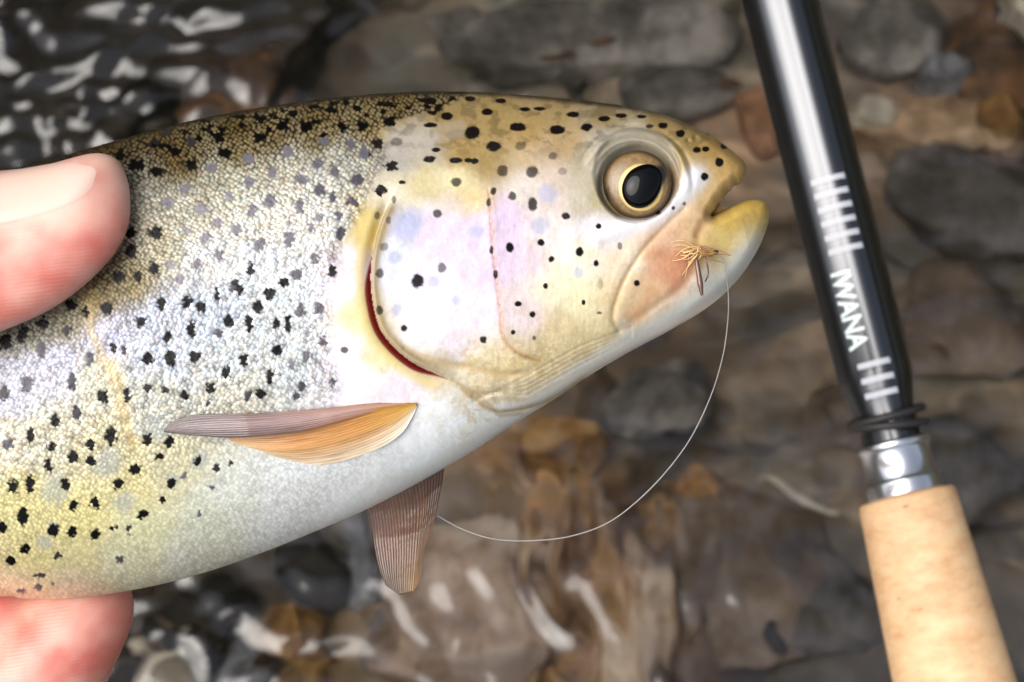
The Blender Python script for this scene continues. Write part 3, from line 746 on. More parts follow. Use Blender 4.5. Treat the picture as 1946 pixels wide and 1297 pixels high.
def fish_patch(x0, x1, y0, y1, step, sgn, fine):
    X, Y, sd, q, t = cut_grid(OUT, step, x0, x1, y0, y1)
    w0 = base_w(X, Y)
    mouth = sstep(1280, 1340, X)
    R = 26.0
    rd = np.sqrt(np.clip(1 - (1 - np.clip(sd, 0, R) / R) ** 2, 0, 1))
    w0 = w0 * (1 - mouth + mouth * rd)
    w0 = np.where(sd <= 0, 0, w0)
    f = 1 - w0 / FPX
    qx, qy = CX + (X - CX) / f, CY + (Y - CY) / f
    if sgn < 0: qx, qy = X, Y
    sa = sstep(14, -14, qx - bound(qy) + 10 * (fbm(qx / 20, qy / 20, 77) - .5)) * sstep(0, 8, sd + 2)
    sa = sa * np.where(qy > 740, 1 - .9 * sstep(-60, 60, qx + 1.1 * (qy - 900) - 700 + 0 * qx), 1)
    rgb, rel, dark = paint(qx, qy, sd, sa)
    if fine:
        z = w0 + (rel + bone_relief(qx, qy)) * sstep(0, 14, sd)
        z = np.maximum(z, 0)
    else:
        z = w0
    wet = np.clip(.25 + .5 * sa, 0, 1)
    if sgn < 0:
        q = q[:, ::-1]; t = t[:, ::-1]
    # photo y runs down, so the winding of the front needs turning round
    return fish_xyz(X, Y, sgn * z), q, t, np.concatenate([rgb * (.82 + .08 * sstep(720, 840, qy + .3 * (qx - 700)))[:, None], sa[:, None]], 1)  # white belly lightened further in the colour, for bounce light it lacks

parts = [fish_patch(-150, 1470, 165, 1150, 1.7, 1, True), fish_patch(-2160, -138, 300, 1345, 9.0, 1, False), fish_patch(-2160, 1470, 165, 1345, 9.0, -1, False)]
Vs, Qs, Ts, Cs, off = [], [], [], [], 0
for V, q, t, c in parts:
    Vs.append(V); Qs.append(q + off); Ts.append(t + off); Cs.append(c); off += len(V)
skin_m, nt, b = mat_new('trout_skin')
ca = N(nt, 'ShaderNodeVertexColor', layer_name='Col')
nt.links.new(ca.outputs['Color'], b.inputs['Base Color'])
mul = N(nt, 'ShaderNodeMath', operation='MULTIPLY'); mul.inputs[1].default_value = 0.30
nt.links.new(ca.outputs['Alpha'], mul.inputs[0]); nt.links.new(mul.outputs[0], b.inputs['Metallic'])
tc = N(nt, 'ShaderNodeTexCoord')
nz = N(nt, 'ShaderNodeTexNoise', Scale=900.0, Detail=3.0)
nt.links.new(tc.outputs['Object'], nz.inputs['Vector'])
mr = N(nt, 'ShaderNodeMapRange'); mr.inputs['To Min'].default_value = 0.25; mr.inputs['To Max'].default_value = 0.48
nt.links.new(nz.outputs['Fac'], mr.inputs['Value']); nt.links.new(mr.outputs[0], b.inputs['Roughness'])
set_in(b, Coat_Weight=0.10, Coat_Roughness=0.15, Subsurface_Weight=0.05, Subsurface_Scale=0.003, Specular_IOR_Level=.17)
bump(nt, b, nz.outputs['Fac'], 0.12, 0.0003)
cw = N(nt, 'ShaderNodeMapRange'); cw.inputs['To Min'].default_value = .14; cw.inputs['To Max'].default_value = .03
nt.links.new(ca.outputs['Alpha'], cw.inputs['Value']); nt.links.new(cw.outputs[0], b.inputs['Coat Weight'])
body = link('body', np_mesh('trout_body', np.concatenate(Vs), np.concatenate(Qs), np.concatenate(Ts), np.concatenate(Cs)), skin_m, trout)

def body_z(px, py):
    """height of the near flank under an apparent photo pixel"""
    x, y = np.asarray(px, float), np.asarray(py, float); z = base_w(x, y)
    for _ in range(4):
        fx, fy = app2fish(x, y, z); z = base_w(fx, fy)
    return z

# ---- eye: gold iris, black pupil under a wet cornea
def colour_mat(name, rough=0.4, coat=0.0, coat_rough=0.05, metallic=0.0, spec=.5, sss=0.0):
    m, nt, b = mat_new(name)
    ca = N(nt, 'ShaderNodeVertexColor', layer_name='Col')
    nt.links.new(ca.outputs['Color'], b.inputs['Base Color'])
    set_in(b, Roughness=rough, Coat_Weight=coat, Coat_Roughness=coat_rough, Metallic=metallic, Subsurface_Weight=sss, Subsurface_Scale=.003)
    return m
def plain(name, c, rough=.5, metallic=0.0, coat=0.0, coat_rough=.05):
    m, nt, b = mat_new(name)
    set_in(b, Base_Color=(*lin(c), 1), Roughness=rough, Metallic=metallic, Coat_Weight=coat, Coat_Roughness=coat_rough)
    return m

ez = float(body_z(EX, EY))
def dome(cx, cy, rx, ry, rise, z0, nr=40, na=96, power=.5, shape=None):
    """a shallow lens facing the viewer, centred under photo pixel cx, cy"""
    V, RR, AA = [], [], []
    rr = np.linspace(0, 1, nr) ** .8
    for r in rr:
        for k in range(na):
            a = 2 * math.pi * k / na
            s = 1.0 if shape is None else shape(a)
            z = z0 + rise * math.sqrt(max(0, 1 - r * r * .96))
            fx, fy = app2fish(cx + rx * s * r * math.cos(a), cy + ry * s * r * math.sin(a), z)
            V.append((fx, fy, z)); RR.append(r); AA.append(a)
    V = np.array(V)
    Q = [((i) * na + j, (i + 1) * na + j, (i + 1) * na + (j + 1) % na, i * na + (j + 1) % na) for i in range(nr - 1) for j in range(na)]
    return fish_xyz(V[:, 0], V[:, 1], V[:, 2]), np.array(Q)[:, ::-1], np.array(RR), np.array(AA)
V, Q, RR, AA = dome(1210, 351, 66, 65, 26, ez - 24, nr=60, na=140)
nzv = fbm(RR * 9 + 3, AA * 7, 91, 3)
gold = lin((122, 97, 60)); goldl = lin((214, 184, 112)); grn = lin((92, 72, 46))
nzv = fbm(RR * 22 + 3, AA * 9, 91, 4)
c = gold[None] * (.55 + 1.1 * nzv)[:, None]
px_ = 1210 + 69 * RR * np.cos(AA); py_ = 350 + 69 * RR * np.sin(AA)
rp_ = np.hypot((px_ - 1218) / 37, (py_ - 356) / 40)
c = c + (sstep(1.24, 1.12, rp_))[:, None] * (goldl - c)
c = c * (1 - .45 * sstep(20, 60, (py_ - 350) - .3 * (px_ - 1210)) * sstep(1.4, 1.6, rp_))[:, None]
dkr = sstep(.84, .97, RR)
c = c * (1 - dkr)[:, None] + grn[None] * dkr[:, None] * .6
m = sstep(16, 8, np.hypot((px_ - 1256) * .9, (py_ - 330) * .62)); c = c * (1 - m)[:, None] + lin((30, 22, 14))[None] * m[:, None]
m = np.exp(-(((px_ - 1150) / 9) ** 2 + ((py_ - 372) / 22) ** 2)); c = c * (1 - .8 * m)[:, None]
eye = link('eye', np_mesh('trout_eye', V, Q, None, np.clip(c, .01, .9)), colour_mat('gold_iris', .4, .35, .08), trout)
eye['label'] = 'gold ringed eye with a black pupil'
V, Q, RR, AA = dome(1218, 356, 36, 40, 17, ez - 4.0, nr=30, na=96, shape=lambda a: 1 + .22 * max(0, math.cos(a + .72)) ** 4 - .05 * math.cos(2 * (a - .8)) )
pup = link('pupil', np_mesh('trout_pupil', V, Q), plain('black_pupil', (4, 4, 5), .05, 0, 0.0, .02), eye)
pup.data.materials[0].node_tree.nodes['Principled BSDF'].inputs['Specular IOR Level'].default_value = .25

# ---- fins
def fin_sheet(name, rows, zrows, cols, mat, nrays, amp, parent, nu=120, nv=60, ragged=0.0):
    """a rayed fin lofted through outline rows (photo px, left-to-right order = across the rays)"""
    A = [catmull(r, 12) for r in rows]
    L = []
    for r in A:
        s = np.concatenate([[0], np.cumsum(np.hypot(*np.diff(r, axis=0).T))]); s /= s[-1]
        L.append(np.stack([np.interp(np.linspace(0, 1, nu), s, r[:, 0]), np.interp(np.linspace(0, 1, nu), s, r[:, 1])], -1))
    L = np.array(L)                                   # rows x nu x 2
    ti = np.linspace(0, len(rows) - 1, nv)
    P = np.array([[[np.interp(t, range(len(rows)), L[:, i, k]) for k in (0, 1)] for i in range(nu)] for t in ti])
    z = np.array([[np.interp(t, range(len(rows)), [np.interp(i / (nu - 1), np.linspace(0, 1, len(zr)), zr) for zr in zrows]) for i in range(nu)] for t in ti])
    U, Vv = np.meshgrid(np.linspace(0, 1, nu), np.linspace(0, 1, nv))
    z = z + amp * np.abs(np.sin(Vv * math.pi * nrays + .6 * np.sin(U * 3))) + (fbm(U * 14, Vv * 9, 7, 3) - .5) * amp * 1.5
    C_ = np.array([[[np.interp(t, range(len(rows)), [np.interp(i / (nu - 1), np.linspace(0, 1, len(cr)), lin(np.array(cr))[:, k]) for cr in cols]) for k in range(3)] for i in range(nu)] for t in ti])
    ray = .86 + .24 * np.abs(np.sin(Vv * math.pi * nrays + .6 * np.sin(U * 3)))
    C_ = C_ * (ray * (1 + (fbm(U * 8, Vv * 46, 8, 4) - .5) * .9))[..., None]
    fx, fy = app2fish(P[..., 0], P[..., 1], z)
    F = fish_xyz(fx, fy, z).reshape(-1, 3); Bk = fish_xyz(fx, fy, z - 5).reshape(-1, 3)
    q = grid_faces(nv, nu); nn = nu * nv
    ring = np.concatenate([np.arange(nu), np.arange(1, nv) * nu + nu - 1, (nv - 1) * nu + np.arange(nu - 2, -1, -1), np.arange(nv - 2, 0, -1) * nu])
    r2 = np.roll(ring, -1)
    side = np.stack([ring, r2, r2 + nn, ring + nn], -1)
    me = np_mesh(name, np.concatenate([F, Bk]), np.concatenate([q, q[:, ::-1] + nn, side]), None, np.clip(np.concatenate([C_.reshape(-1, 3)] * 2), .01, .9))
    return link(name, me, mat, parent)
fin_m = colour_mat('wet_fin', .38, .5, .15, sss=.05)
zb = lambda p: float(body_z(*p))
rowA = [(792, 766), (720, 765), (600, 778), (480, 786), (380, 788), (330, 800), (311, 818)]
rowB = [(790, 770), (720, 782), (640, 803), (560, 822), (450, 832), (370, 828), (312, 822)]
f1 = fin_sheet('pectoral_fin', [rowA, [((a[0] + b_[0]) / 2, (a[1] + b_[1]) / 2) for a, b_ in zip(rowA, rowB)], rowB],
          [[zb((785, 770)) - 2, zb((650, 780)) + 12, zb((500, 790)) + 18, zb((320, 815)) + 10]] * 1 + [[zb((785, 770)), zb((650, 790)) + 22, zb((500, 810)) + 34, zb((320, 818)) + 14], [zb((785, 775)), zb((650, 800)) + 20, zb((500, 825)) + 30, zb((320, 820)) + 10]],
          [[(150, 105, 70), (165, 125, 105), (140, 112, 105), (110, 95, 92), (100, 90, 88)], [(190, 140, 90), (190, 155, 145), (165, 138, 135), (145, 128, 128), (125, 112, 112)], [(170, 110, 50), (150, 100, 70), (105, 80, 72), (85, 70, 68), (60, 52, 52)]],
          fin_m, 11, .9, trout)
f1['label'] = 'grey pink leading edge of the near pectoral fin'
rowC = [(792, 766), (720, 776), (640, 797), (560, 816), (480, 826), (430, 832)]
rowD = [(793, 774), (766, 822), (715, 856), (640, 880), (560, 884), (455, 850)]
f2 = fin_sheet('pectoral_fin_membrane', [rowC, [(a[0] * .5 + b_[0] * .5, a[1] * .5 + b_[1] * .5) for a, b_ in zip(rowC, rowD)], rowD],
          [[zb((785, 775)) + 6, zb((650, 800)) + 10, zb((500, 830)) + 10, zb((440, 840)) + 5], [zb((785, 790)) + 10, zb((650, 840)) + 8, zb((500, 850)) + 4, zb((450, 845)) + 2], [zb((785, 790)) + 6, zb((700, 860)) - 2, zb((560, 880)) - 8, zb((455, 850)) - 6]],
          [[(170, 125, 40), (180, 120, 50), (170, 110, 60), (190, 140, 95)], [(200, 155, 70), (206, 148, 84), (206, 150, 92), (214, 178, 130)], [(240, 236, 222), (236, 216, 190), (230, 208, 178), (226, 214, 190)]],
          fin_m, 16, .8, trout)
f2['label'] = 'orange membrane of the near pectoral fin'
# far pectoral fin hanging under the belly
rT = [(690, 930), (735, 915), (790, 900), (846, 862)]
r2_ = [(705, 985), (750, 980), (800, 960), (842, 905)]
r3_ = [(712, 1040), (755, 1045), (795, 1035), (826, 990)]
r4_ = [(722, 1085), (755, 1098), (790, 1090), (807, 1050)]
r5_ = [(734, 1114), (758, 1131), (786, 1124), (803, 1094)]
cb = [[(96, 66, 42), (110, 76, 50), (122, 84, 54), (84, 56, 32)]]
def ray_fin(name, rows, zc, cols, parent, nrays):
    rr = [list(x) for x in zip(*rows)]                 # run along the rays instead
    return fin_sheet(name, rr, [zc] * len(rr), cols, fin_m, nrays, 1.4, parent, nu=90, nv=110)
f3 = ray_fin('pectoral_fin', [rT, r2_, r3_, r4_, r5_], [-90, -110, -118, -112, -100],
        [[(132, 96, 84), (122, 88, 74), (104, 76, 58), (66, 50, 36)], [(112, 76, 52), (118, 82, 58), (104, 70, 46), (72, 52, 30)], [(98, 64, 36), (104, 68, 38), (96, 62, 32), (124, 88, 36)], [(74, 46, 24), (78, 50, 24), (100, 64, 26), (84, 66, 40)]], trout, 24)
f3['label'] = 'brown far pectoral fin hanging below the belly'

def flat_fin(name, outline, z, half, c, parent):
    O = catmull(outline, 5, closed=True)
    X, Y, sd, q, t = cut_grid(O, 14.0, O[:, 0].min() - 14, O[:, 0].max() + 14, O[:, 1].min() - 14, O[:, 1].max() + 14)
    h = half * np.clip(sd / 20, 0, 1) ** .5; n = len(X)
    cc = lin(c)[None] * (.7 + .6 * fbm(X / 30, Y / 90, 3))[:, None]
    spots = sstep(.62, .70, fbm(X / 26, Y / 26, 19, 2)); cc = cc * (1 - .85 * spots)[:, None]
    V = np.concatenate([fish_xyz(X, Y, z + h), fish_xyz(X, Y, z - h)])
    me = np_mesh(name, V, np.concatenate([q, q[:, ::-1] + n]), np.concatenate([t, t[:, ::-1] + n]), np.clip(np.concatenate([cc, cc]), .01, .9))
    return link(name, me, fin_m, parent)
flat_fin('tail_fin', [(-2080, 1130), (-2300, 1020), (-2560, 930), (-2500, 1180), (-2530, 1480), (-2300, 1390), (-2080, 1320)], 0, 14, (120, 105, 75), trout)
flat_fin('dorsal_fin', [(-420, 490), (-560, 330), (-700, 300), (-860, 430), (-900, 640), (-600, 560)], 0, 10, (130, 112, 75), trout)
flat_fin('adipose_fin', [(-1560, 905), (-1620, 800), (-1700, 790), (-1690, 860), (-1660, 950)], 0, 8, (120, 105, 70), trout)
flat_fin('pelvic_fin', [(-700, 1190), (-760, 1330), (-900, 1380), (-960, 1330), (-860, 1220)], 60, 8, (190, 140, 95), trout)
flat_fin('anal_fin', [(-1350, 1270), (-1400, 1420), (-1540, 1480), (-1620, 1400), (-1600, 1280)], 0, 8, (180, 140, 100), trout)

# ------------------------------------------------------------------ hand
def tube(path, radii, m=28, flat=1.0):
    """closed tapered limb along px points (x, y, z)"""
    P = catmull(path, 6); R = catmull([(r, 0) for r in radii], 6)[:, 0]
    T = np.gradient(P, axis=0); T /= np.linalg.norm(T, axis=1)[:, None]
    V = []
    ref = np.array([0, 0, 1.0])
    for p, t, r in zip(P, T, R):
        n1 = np.cross(t, ref); n1 /= max(np.linalg.norm(n1), 1e-6); n2 = np.cross(n1, t)
        for k in range(m):
            a = 2 * math.pi * k / m
            V.append(p + r * (math.cos(a) * n1 + flat * math.sin(a) * n2))
    nr = len(P)
    Q = [(i * m + j, i * m + (j + 1) % m, (i + 1) * m + (j + 1) % m, (i + 1) * m + j) for i in range(nr - 1) for j in range(m)]
    caps = [tuple(range(m))[::-1], tuple(range((nr - 1) * m, nr * m))]
    return V, Q + caps

bm = bmesh.new()
def add_tube(*a, **k):
    V, F = tube(*a, **k)
    vs = [bm.verts.new(((v[0] - CX) * K, -(v[1] - CY) * K, v[2] * K)) for v in V]
    for f in F: bm.faces.new([vs[i] for i in f])
# thumb, as an inflated outline so that its silhouette follows the photograph
TH = catmull([(-520, 420), (-300, 352), (-130, 330), (0, 324), (60, 318), (110, 308), (155, 295), (195, 289), (226, 302), (243, 335), (250, 385), (246, 430),
              (225, 475), (195, 512), (150, 553), (100, 588), (50, 613), (0, 633), (-130, 690), (-300, 760), (-520, 850)], 5, closed=True)
def thz_at(y): return 190 + (y - 300) * .33
TH = np.stack(app2fish(TH[:, 0], TH[:, 1], thz_at(TH[:, 1])), -1)
X, Y, sd, q, t = cut_grid(TH, 5.0, -560, 320, 270, 880)
thz = thz_at(Y)
R = np.interp(X, [-500, 0, 120, 260], [150, 125, 115, 105])
prof = np.sqrt(np.clip(1 - (1 - np.clip(sd, 0, R) / R) ** 2, 0, 1))
zf = thz + prof * np.interp(X, [-500, 0, 150, 260], [130, 108, 92, 80])
zbk = thz - prof * 95
n = len(X)
Vt = np.concatenate([fish_xyz(X, Y, zf), fish_xyz(X, Y, zbk)])
vs = [bm.verts.new(v) for v in Vt]
for f in np.concatenate([q]): bm.faces.new([vs[i] for i in f[::-1]]); 
for f in t: bm.faces.new([vs[i] for i in f[::-1]])
for f in np.concatenate([q]): bm.faces.new([vs[i + n] for i in f])
for f in t: bm.faces.new([vs[i + n] for i in f])
# index finger under the belly, the others behind it
add_tube([(-900, 1330, -100), (-640, 1520, -30), (-380, 1580, 0), (-120, 1450, -10), (40, 1318, -40), (122, 1205, -72), (156, 1125, -100), (170, 1075, -118)], [150, 145, 138, 128, 120, 106, 86, 24])
add_tube([(-950, 1380, -130), (-760, 1600, -50), (-520, 1660, -10), (-260, 1500, -10), (-110, 1350, -40), (-40, 1215, -76), (-14, 1125, -106), (-4, 1075, -124)], [150, 145, 136, 128, 120, 108, 88, 24])
add_tube([(-950, 1400, -160), (-700, 1560, -30), (-470, 1600, 40), (-280, 1570, 40), (-160, 1540, 20), (-100, 1530, 10)], [145, 135, 120, 112, 92, 16])
add_tube([(-1000, 1470, -200), (-800, 1650, -90), (-620, 1700, -20), (-470, 1680, 0), (-400, 1670, 0)], [130, 115, 100, 86, 16])
# palm, thumb root, wrist and forearm
add_tube([(-820, 1180, -210), (-1000, 1300, -240), (-1250, 1480, -260), (-1550, 1640, -250), (-2000, 1860, -220), (-2900, 2300, -160), (-3900, 2780, -100)], [210, 330, 390, 330, 300, 360, 400], flat=.62)
add_tube([(-420, 640, 250), (-720, 830, 190), (-960, 1060, 40), (-1150, 1300, -140), (-1350, 1500, -240)], [165, 200, 230, 260, 240])
me = bpy.data.meshes.new('hand'); bmesh.ops.remove_doubles(bm, verts=bm.verts, dist=1e-7)
bmesh.ops.recalc_face_normals(bm, faces=bm.faces)
bm.to_mesh(me); bm.free()
hand = bpy.data.objects.new('hand', me); COL.objects.link(hand); hand.matrix_world = FISH_MW
md = hand.modifiers.new('remesh', 'REMESH'); md.mode = 'VOXEL'; md.voxel_size = 0.0007; md.use_smooth_shade = True
sm = hand.modifiers.new('smooth', 'SMOOTH'); sm.factor = .6; sm.iterations = 14
dg = bpy.context.evaluated_depsgraph_get()
me2 = bpy.data.meshes.new_from_object(hand.evaluated_get(dg))
hand.modifiers.clear(); hand.data = me2
# pigment of the skin per vertex (mottled, rosier towards the lower side)
co = np.empty(len(me2.vertices) * 3, np.float32); me2.vertices.foreach_get('co', co); co = co.reshape(-1, 3)
hx, hy, hz = co[:, 0] / K + CX, -co[:, 1] / K + CY, co[:, 2] / K
base = lin((244, 200, 182)); rosy = lin((216, 118, 104)); pale_ = lin((240, 206, 186))
nn = fbm(hx / 60, hy / 60, 5, 4); n2 = fbm(hx / 14, hy / 14, 6, 3)
ros = np.clip(.22 + 1.2 * (nn - .5) + .45 * sstep(430, 560, hy + .25 * hx), 0, 1)
c = base[None] * (1 - ros)[:, None] + rosy[None] * ros[:, None]
c *= (1 + .12 * (n2 - .5))[:, None]
ca = me2.color_attributes.new('Col', 'FLOAT_COLOR', 'POINT')
ca.data.foreach_set('color', np.concatenate([c, np.ones((len(c), 1))], 1).astype(np.float32).ravel())
for p in me2.polygons: p.use_smooth = True
hm, nt, b = mat_new('wet_skin')
vc = N(nt, 'ShaderNodeVertexColor', layer_name='Col'); nt.links.new(vc.outputs['Color'], b.inputs['Base Color'])
set_in(b, Roughness=.42, Subsurface_Weight=.3, Subsurface_Scale=.005, Coat_Weight=.7, Coat_Roughness=.38)
b.inputs['Subsurface Radius'].default_value = (1.0, .35, .2)
tc = N(nt, 'ShaderNodeTexCoord')
mp = N(nt, 'ShaderNodeMapping'); mp.inputs['Rotation'].default_value = (0, 0, math.radians(-8)); nt.links.new(tc.outputs['Object'], mp.inputs[0])
wv = N(nt, 'ShaderNodeTexWave', Scale=640.0, Distortion=3.0, Detail=2.0); wv.bands_direction = 'Y'; wv.inputs['Detail Scale'].default_value = .6
nt.links.new(mp.outputs[0], wv.inputs['Vector'])
n3 = N(nt, 'ShaderNodeTexNoise', Scale=1500.0, Detail=3.0); nt.links.new(tc.outputs['Object'], n3.inputs['Vector'])
ad = N(nt, 'ShaderNodeMath', operation='ADD'); nt.links.new(wv.outputs['Fac'], ad.inputs[0]); nt.links.new(n3.outputs['Fac'], ad.inputs[1])
bump(nt, b, ad.outputs[0], .2, .0001)
hand.data.materials.clear(); hand.data.materials.append(hm)
tag(hand, 'bare pink hand gripping the trout, thumb on its flank, fingers under the belly', 'hand')
# thumb nail
nu, nv = 64, 18                                        # round the plate, from its middle to its rim
V = []
for i in range(nv):
    r_ = i / (nv - 1)
    for j in range(nu):
        t_ = 2 * math.pi * j / nu; ct, st = math.cos(t_), math.sin(t_)
        ex_ = math.copysign(abs(ct) ** .8, ct) * 168 * r_; ey_ = math.copysign(abs(st) ** .8, st) * 56 * r_
        V.append((18 + ex_ * .972 + ey_ * .235, 374 - ex_ * .235 + ey_ * .972))
V = np.array(V)
def thumb_z(px, py):
    x = CX + (px - CX) * (1 - 290 / FPX); y = CY + (py - CY) * (1 - 290 / FPX)
    d, _, _ = polydist(x, y, TH, closed=True)
    R = np.interp(x, [-500, 0, 120, 260], [150, 125, 115, 105])
    pr = np.sqrt(np.clip(1 - (1 - np.clip(d, 0, R) / R) ** 2, 0, 1))
    return thz_at(y) + pr * np.interp(x, [-500, 0, 150, 260], [130, 108, 92, 80]), x, y
z, x, y = thumb_z(V[:, 0], V[:, 1])
rim_ = np.repeat(np.linspace(0, 1, nv), nu)
z = z + 5 - 8 * rim_ ** 5
F = fish_xyz(x, y, z)
q = np.array([(i * nu + j, (i + 1) * nu + j, (i + 1) * nu + (j + 1) % nu, i * nu + (j + 1) % nu) for i in range(nv - 1) for j in range(nu)])[:, ::-1]
nail_m, nt, b = mat_new('thumb_nail')
set_in(b, Base_Color=(*lin((246, 208, 192)), 1), Roughness=.35, Subsurface_Weight=.2, Subsurface_Scale=.003, Coat_Weight=.5, Coat_Roughness=.15)
link('thumbnail', np_mesh('thumbnail', F, q), nail_m, hand)

# ------------------------------------------------------------------ fishing rod
DR0, DR1 = 0.444, 0.428
PR = 0.436 / FPX
pa_, pb_ = at(1482, 0, DR0), at(1722, 941, DR1)
zl = (pb_ - pa_).normalized(); yl = (-FWD - zl * (-FWD).dot(zl)).normalized(); xl = yl.cross(zl)
ROD_MW = Matrix(((xl.x, yl.x, zl.x, pa_.x), (xl.y, yl.y, zl.y, pa_.y), (xl.z, yl.z, zl.z, pa_.z), (0, 0, 0, 1)))
rod = bpy.data.objects.new('fishing_rod', None); COL.objects.link(rod); rod.matrix_world = ROD_MW
tag(rod, 'black glossy fishing rod with white stripes, lettering and cork grip', 'fishing rod')
SL = (pb_ - pa_).length / PR            # px from the top of the frame to the cork

def revolve(name, prof, mat, parent, m=96, shape=None):
    """solid of revolution along the rod; prof = (s, r) in px; shape(s, angle) scales the radius"""
    V, Q = [], []
    for s, r in prof:
        for k in range(m):
            a = 2 * math.pi * k / m
            rr = r if shape is None else r * shape(s, a)
            V.append((rr * math.sin(a) * PR, rr * math.cos(a) * PR, s * PR))
    n = len(prof)
    Q = [(i * m + j, (i + 1) * m + j, (i + 1) * m + (j + 1) % m, i * m + (j + 1) % m) for i in range(n - 1) for j in range(m)]
    me = bpy.data.meshes.new(name); me.from_pydata(V, [], Q + [tuple(range(m)), tuple(range((n - 1) * m, n * m))[::-1]])
    for p in me.polygons: p.use_smooth = True
    me.update()
    bm = bmesh.new(); bm.from_mesh(me); bmesh.ops.recalc_face_normals(bm, faces=bm.faces); bm.to_mesh(me); bm.free()
    return link(name, me, mat, parent)

def circ_hit(a, cx, cy, r):
    """distance from the axis along direction a (0 = towards viewer, + = right) to the outside of a circle"""
    dx, dy = math.sin(a), math.cos(a)
    p = cx * dx + cy * dy; q2 = r * r - (cx * cx + cy * cy - p * p)
    return p + math.sqrt(q2) if q2 > 0 else 0.0
def rod_shape(s, a):
    lf = 1 - float(sstep(480, 680, np.float64(s))); rt = 1 - float(sstep(690, 800, np.float64(s)))
    return max(.60, circ_hit(a, .08, .34, .54), circ_hit(a, 0, -.10, .93), circ_hit(a, -.80, .0, .15) * lf, circ_hit(a, .79, .06, .15) * rt)  # side lobes added to the tube to catch the sky as stripes
prof = [(-2600, 40), (-1500, 58), (-600, 70)] + [(s, 76) for s in range(-200, 740, 20)] + [(740, 76), (765, 74), (790, 68), (815, 62), (840, 60), (880, 60), (SL, 60)]
rodm, nt, b = mat_new('gunmetal_lacquer')
set_in(b, Base_Color=(.095, .098, .105, 1), Metallic=1.0, Roughness=.28, Coat_Weight=.3, Coat_Roughness=.06)
nzr = N(nt, 'ShaderNodeTexNoise', Scale=260.0, Detail=3.0); mpr = N(nt, 'ShaderNodeMapping'); mpr.inputs['Scale'].default_value = (1, 1, .05)
tcr = N(nt, 'ShaderNodeTexCoord'); nt.links.new(tcr.outputs['Object'], mpr.inputs[0]); nt.links.new(mpr.outputs[0], nzr.inputs['Vector'])
bump(nt, b, nzr.outputs['Fac'], .06, .0003)
revolve('blank', prof, rodm, rod, m=220, shape=rod_shape)
silver = plain('polished_silver', (225, 226, 230), .24, 1.0)
revolve('winding_check', [(SL - 104, 58), (SL - 102, 66), (SL - 99, 69), (SL - 90, 69), (SL - 87, 66), (SL - 84, 64.5), (SL - 34, 64.5), (SL - 32, 66), (SL - 29, 70), (SL - 25, 71), (SL - 4, 71), (SL + 2, 71)], silver, rod)
cork_m, nt, b = mat_new('cork')
tc = N(nt, 'ShaderNodeTexCoord')
n1 = N(nt, 'ShaderNodeTexNoise', Scale=170.0, Detail=7.0, Roughness=.7)
mp = N(nt, 'ShaderNodeMapping'); mp.inputs['Scale'].default_value = (.8, .8, 1.9); nt.links.new(tc.outputs['Object'], mp.inputs[0]); nt.links.new(mp.outputs[0], n1.inputs['Vector'])
r = ramp(nt, n1.outputs['Fac'], [(.26, lin((206, 152, 106))), (.5, lin((230, 188, 142))), (.74, lin((240, 210, 168)))])
v1 = N(nt, 'ShaderNodeTexVoronoi', Scale=150.0); nt.links.new(mp.outputs[0], v1.inputs['Vector'])
rp = ramp(nt, v1.outputs['Distance'], [(.03, lin((120, 72, 40))), (.12, (1, 1, 1))])
mx = N(nt, 'ShaderNodeMix', data_type='RGBA', blend_type='MULTIPLY'); mx.inputs['Factor'].default_value = .55
nt.links.new(r.outputs[0], mx.inputs['A']); nt.links.new(rp.outputs[0], mx.inputs['B'])
nt.links.new(mx.outputs['Result'], b.inputs['Base Color']); set_in(b, Roughness=.6)
bump(nt, b, n1.outputs['Fac'], .2, .0006)
revolve('cork_grip', [(SL, 58), (SL + 1, 84), (SL + 4, 89), (SL + 10, 91)] + [(SL + s, 91 + 21 * s / 390) for s in range(20, 400, 20)] + [(SL + 500, 118), (SL + 800, 126), (SL + 1100, 116), (SL + 1500, 106), (SL + 1900, 118), (SL + 2150, 124), (SL + 2220, 112), (SL + 2240, 80)], cork_m, rod)
rubber = plain('black_rubber', (44, 42, 41), .5)
def ring(name, s, R, r, tilt, roll, mat, parent, off=(0, 0)):
    V, Q, n, m = [], [], 72, 14
    for i in range(n):
        A = 2 * math.pi * i / n
        for j in range(m):
            B_ = 2 * math.pi * j / m
            rr = R + r * math.cos(B_)
            V.append((rr * math.cos(A), rr * math.sin(A), r * math.sin(B_)))
    M = Matrix.Rotation(roll, 4, 'Y') @ Matrix.Rotation(tilt, 4, 'X')
    V = [tuple((M @ Vector(v) + Vector((off[0], off[1], s))) * PR) for v in V]
    Q = [(i * m + j, ((i + 1) % n) * m + j, ((i + 1) % n) * m + (j + 1) % m, i * m + (j + 1) % m) for i in range(n) for j in range(m)]
    me = bpy.data.meshes.new(name); me.from_pydata(V, [], Q)
    for p in me.polygons: p.use_smooth = True
    return link(name, me, mat, parent)
ring('rubber_ring', SL - 152, 70, 7.5, .10, .03, rubber, rod)
ring('rubber_ring', SL - 134, 70, 7.5, .10, -.12, rubber, rod)

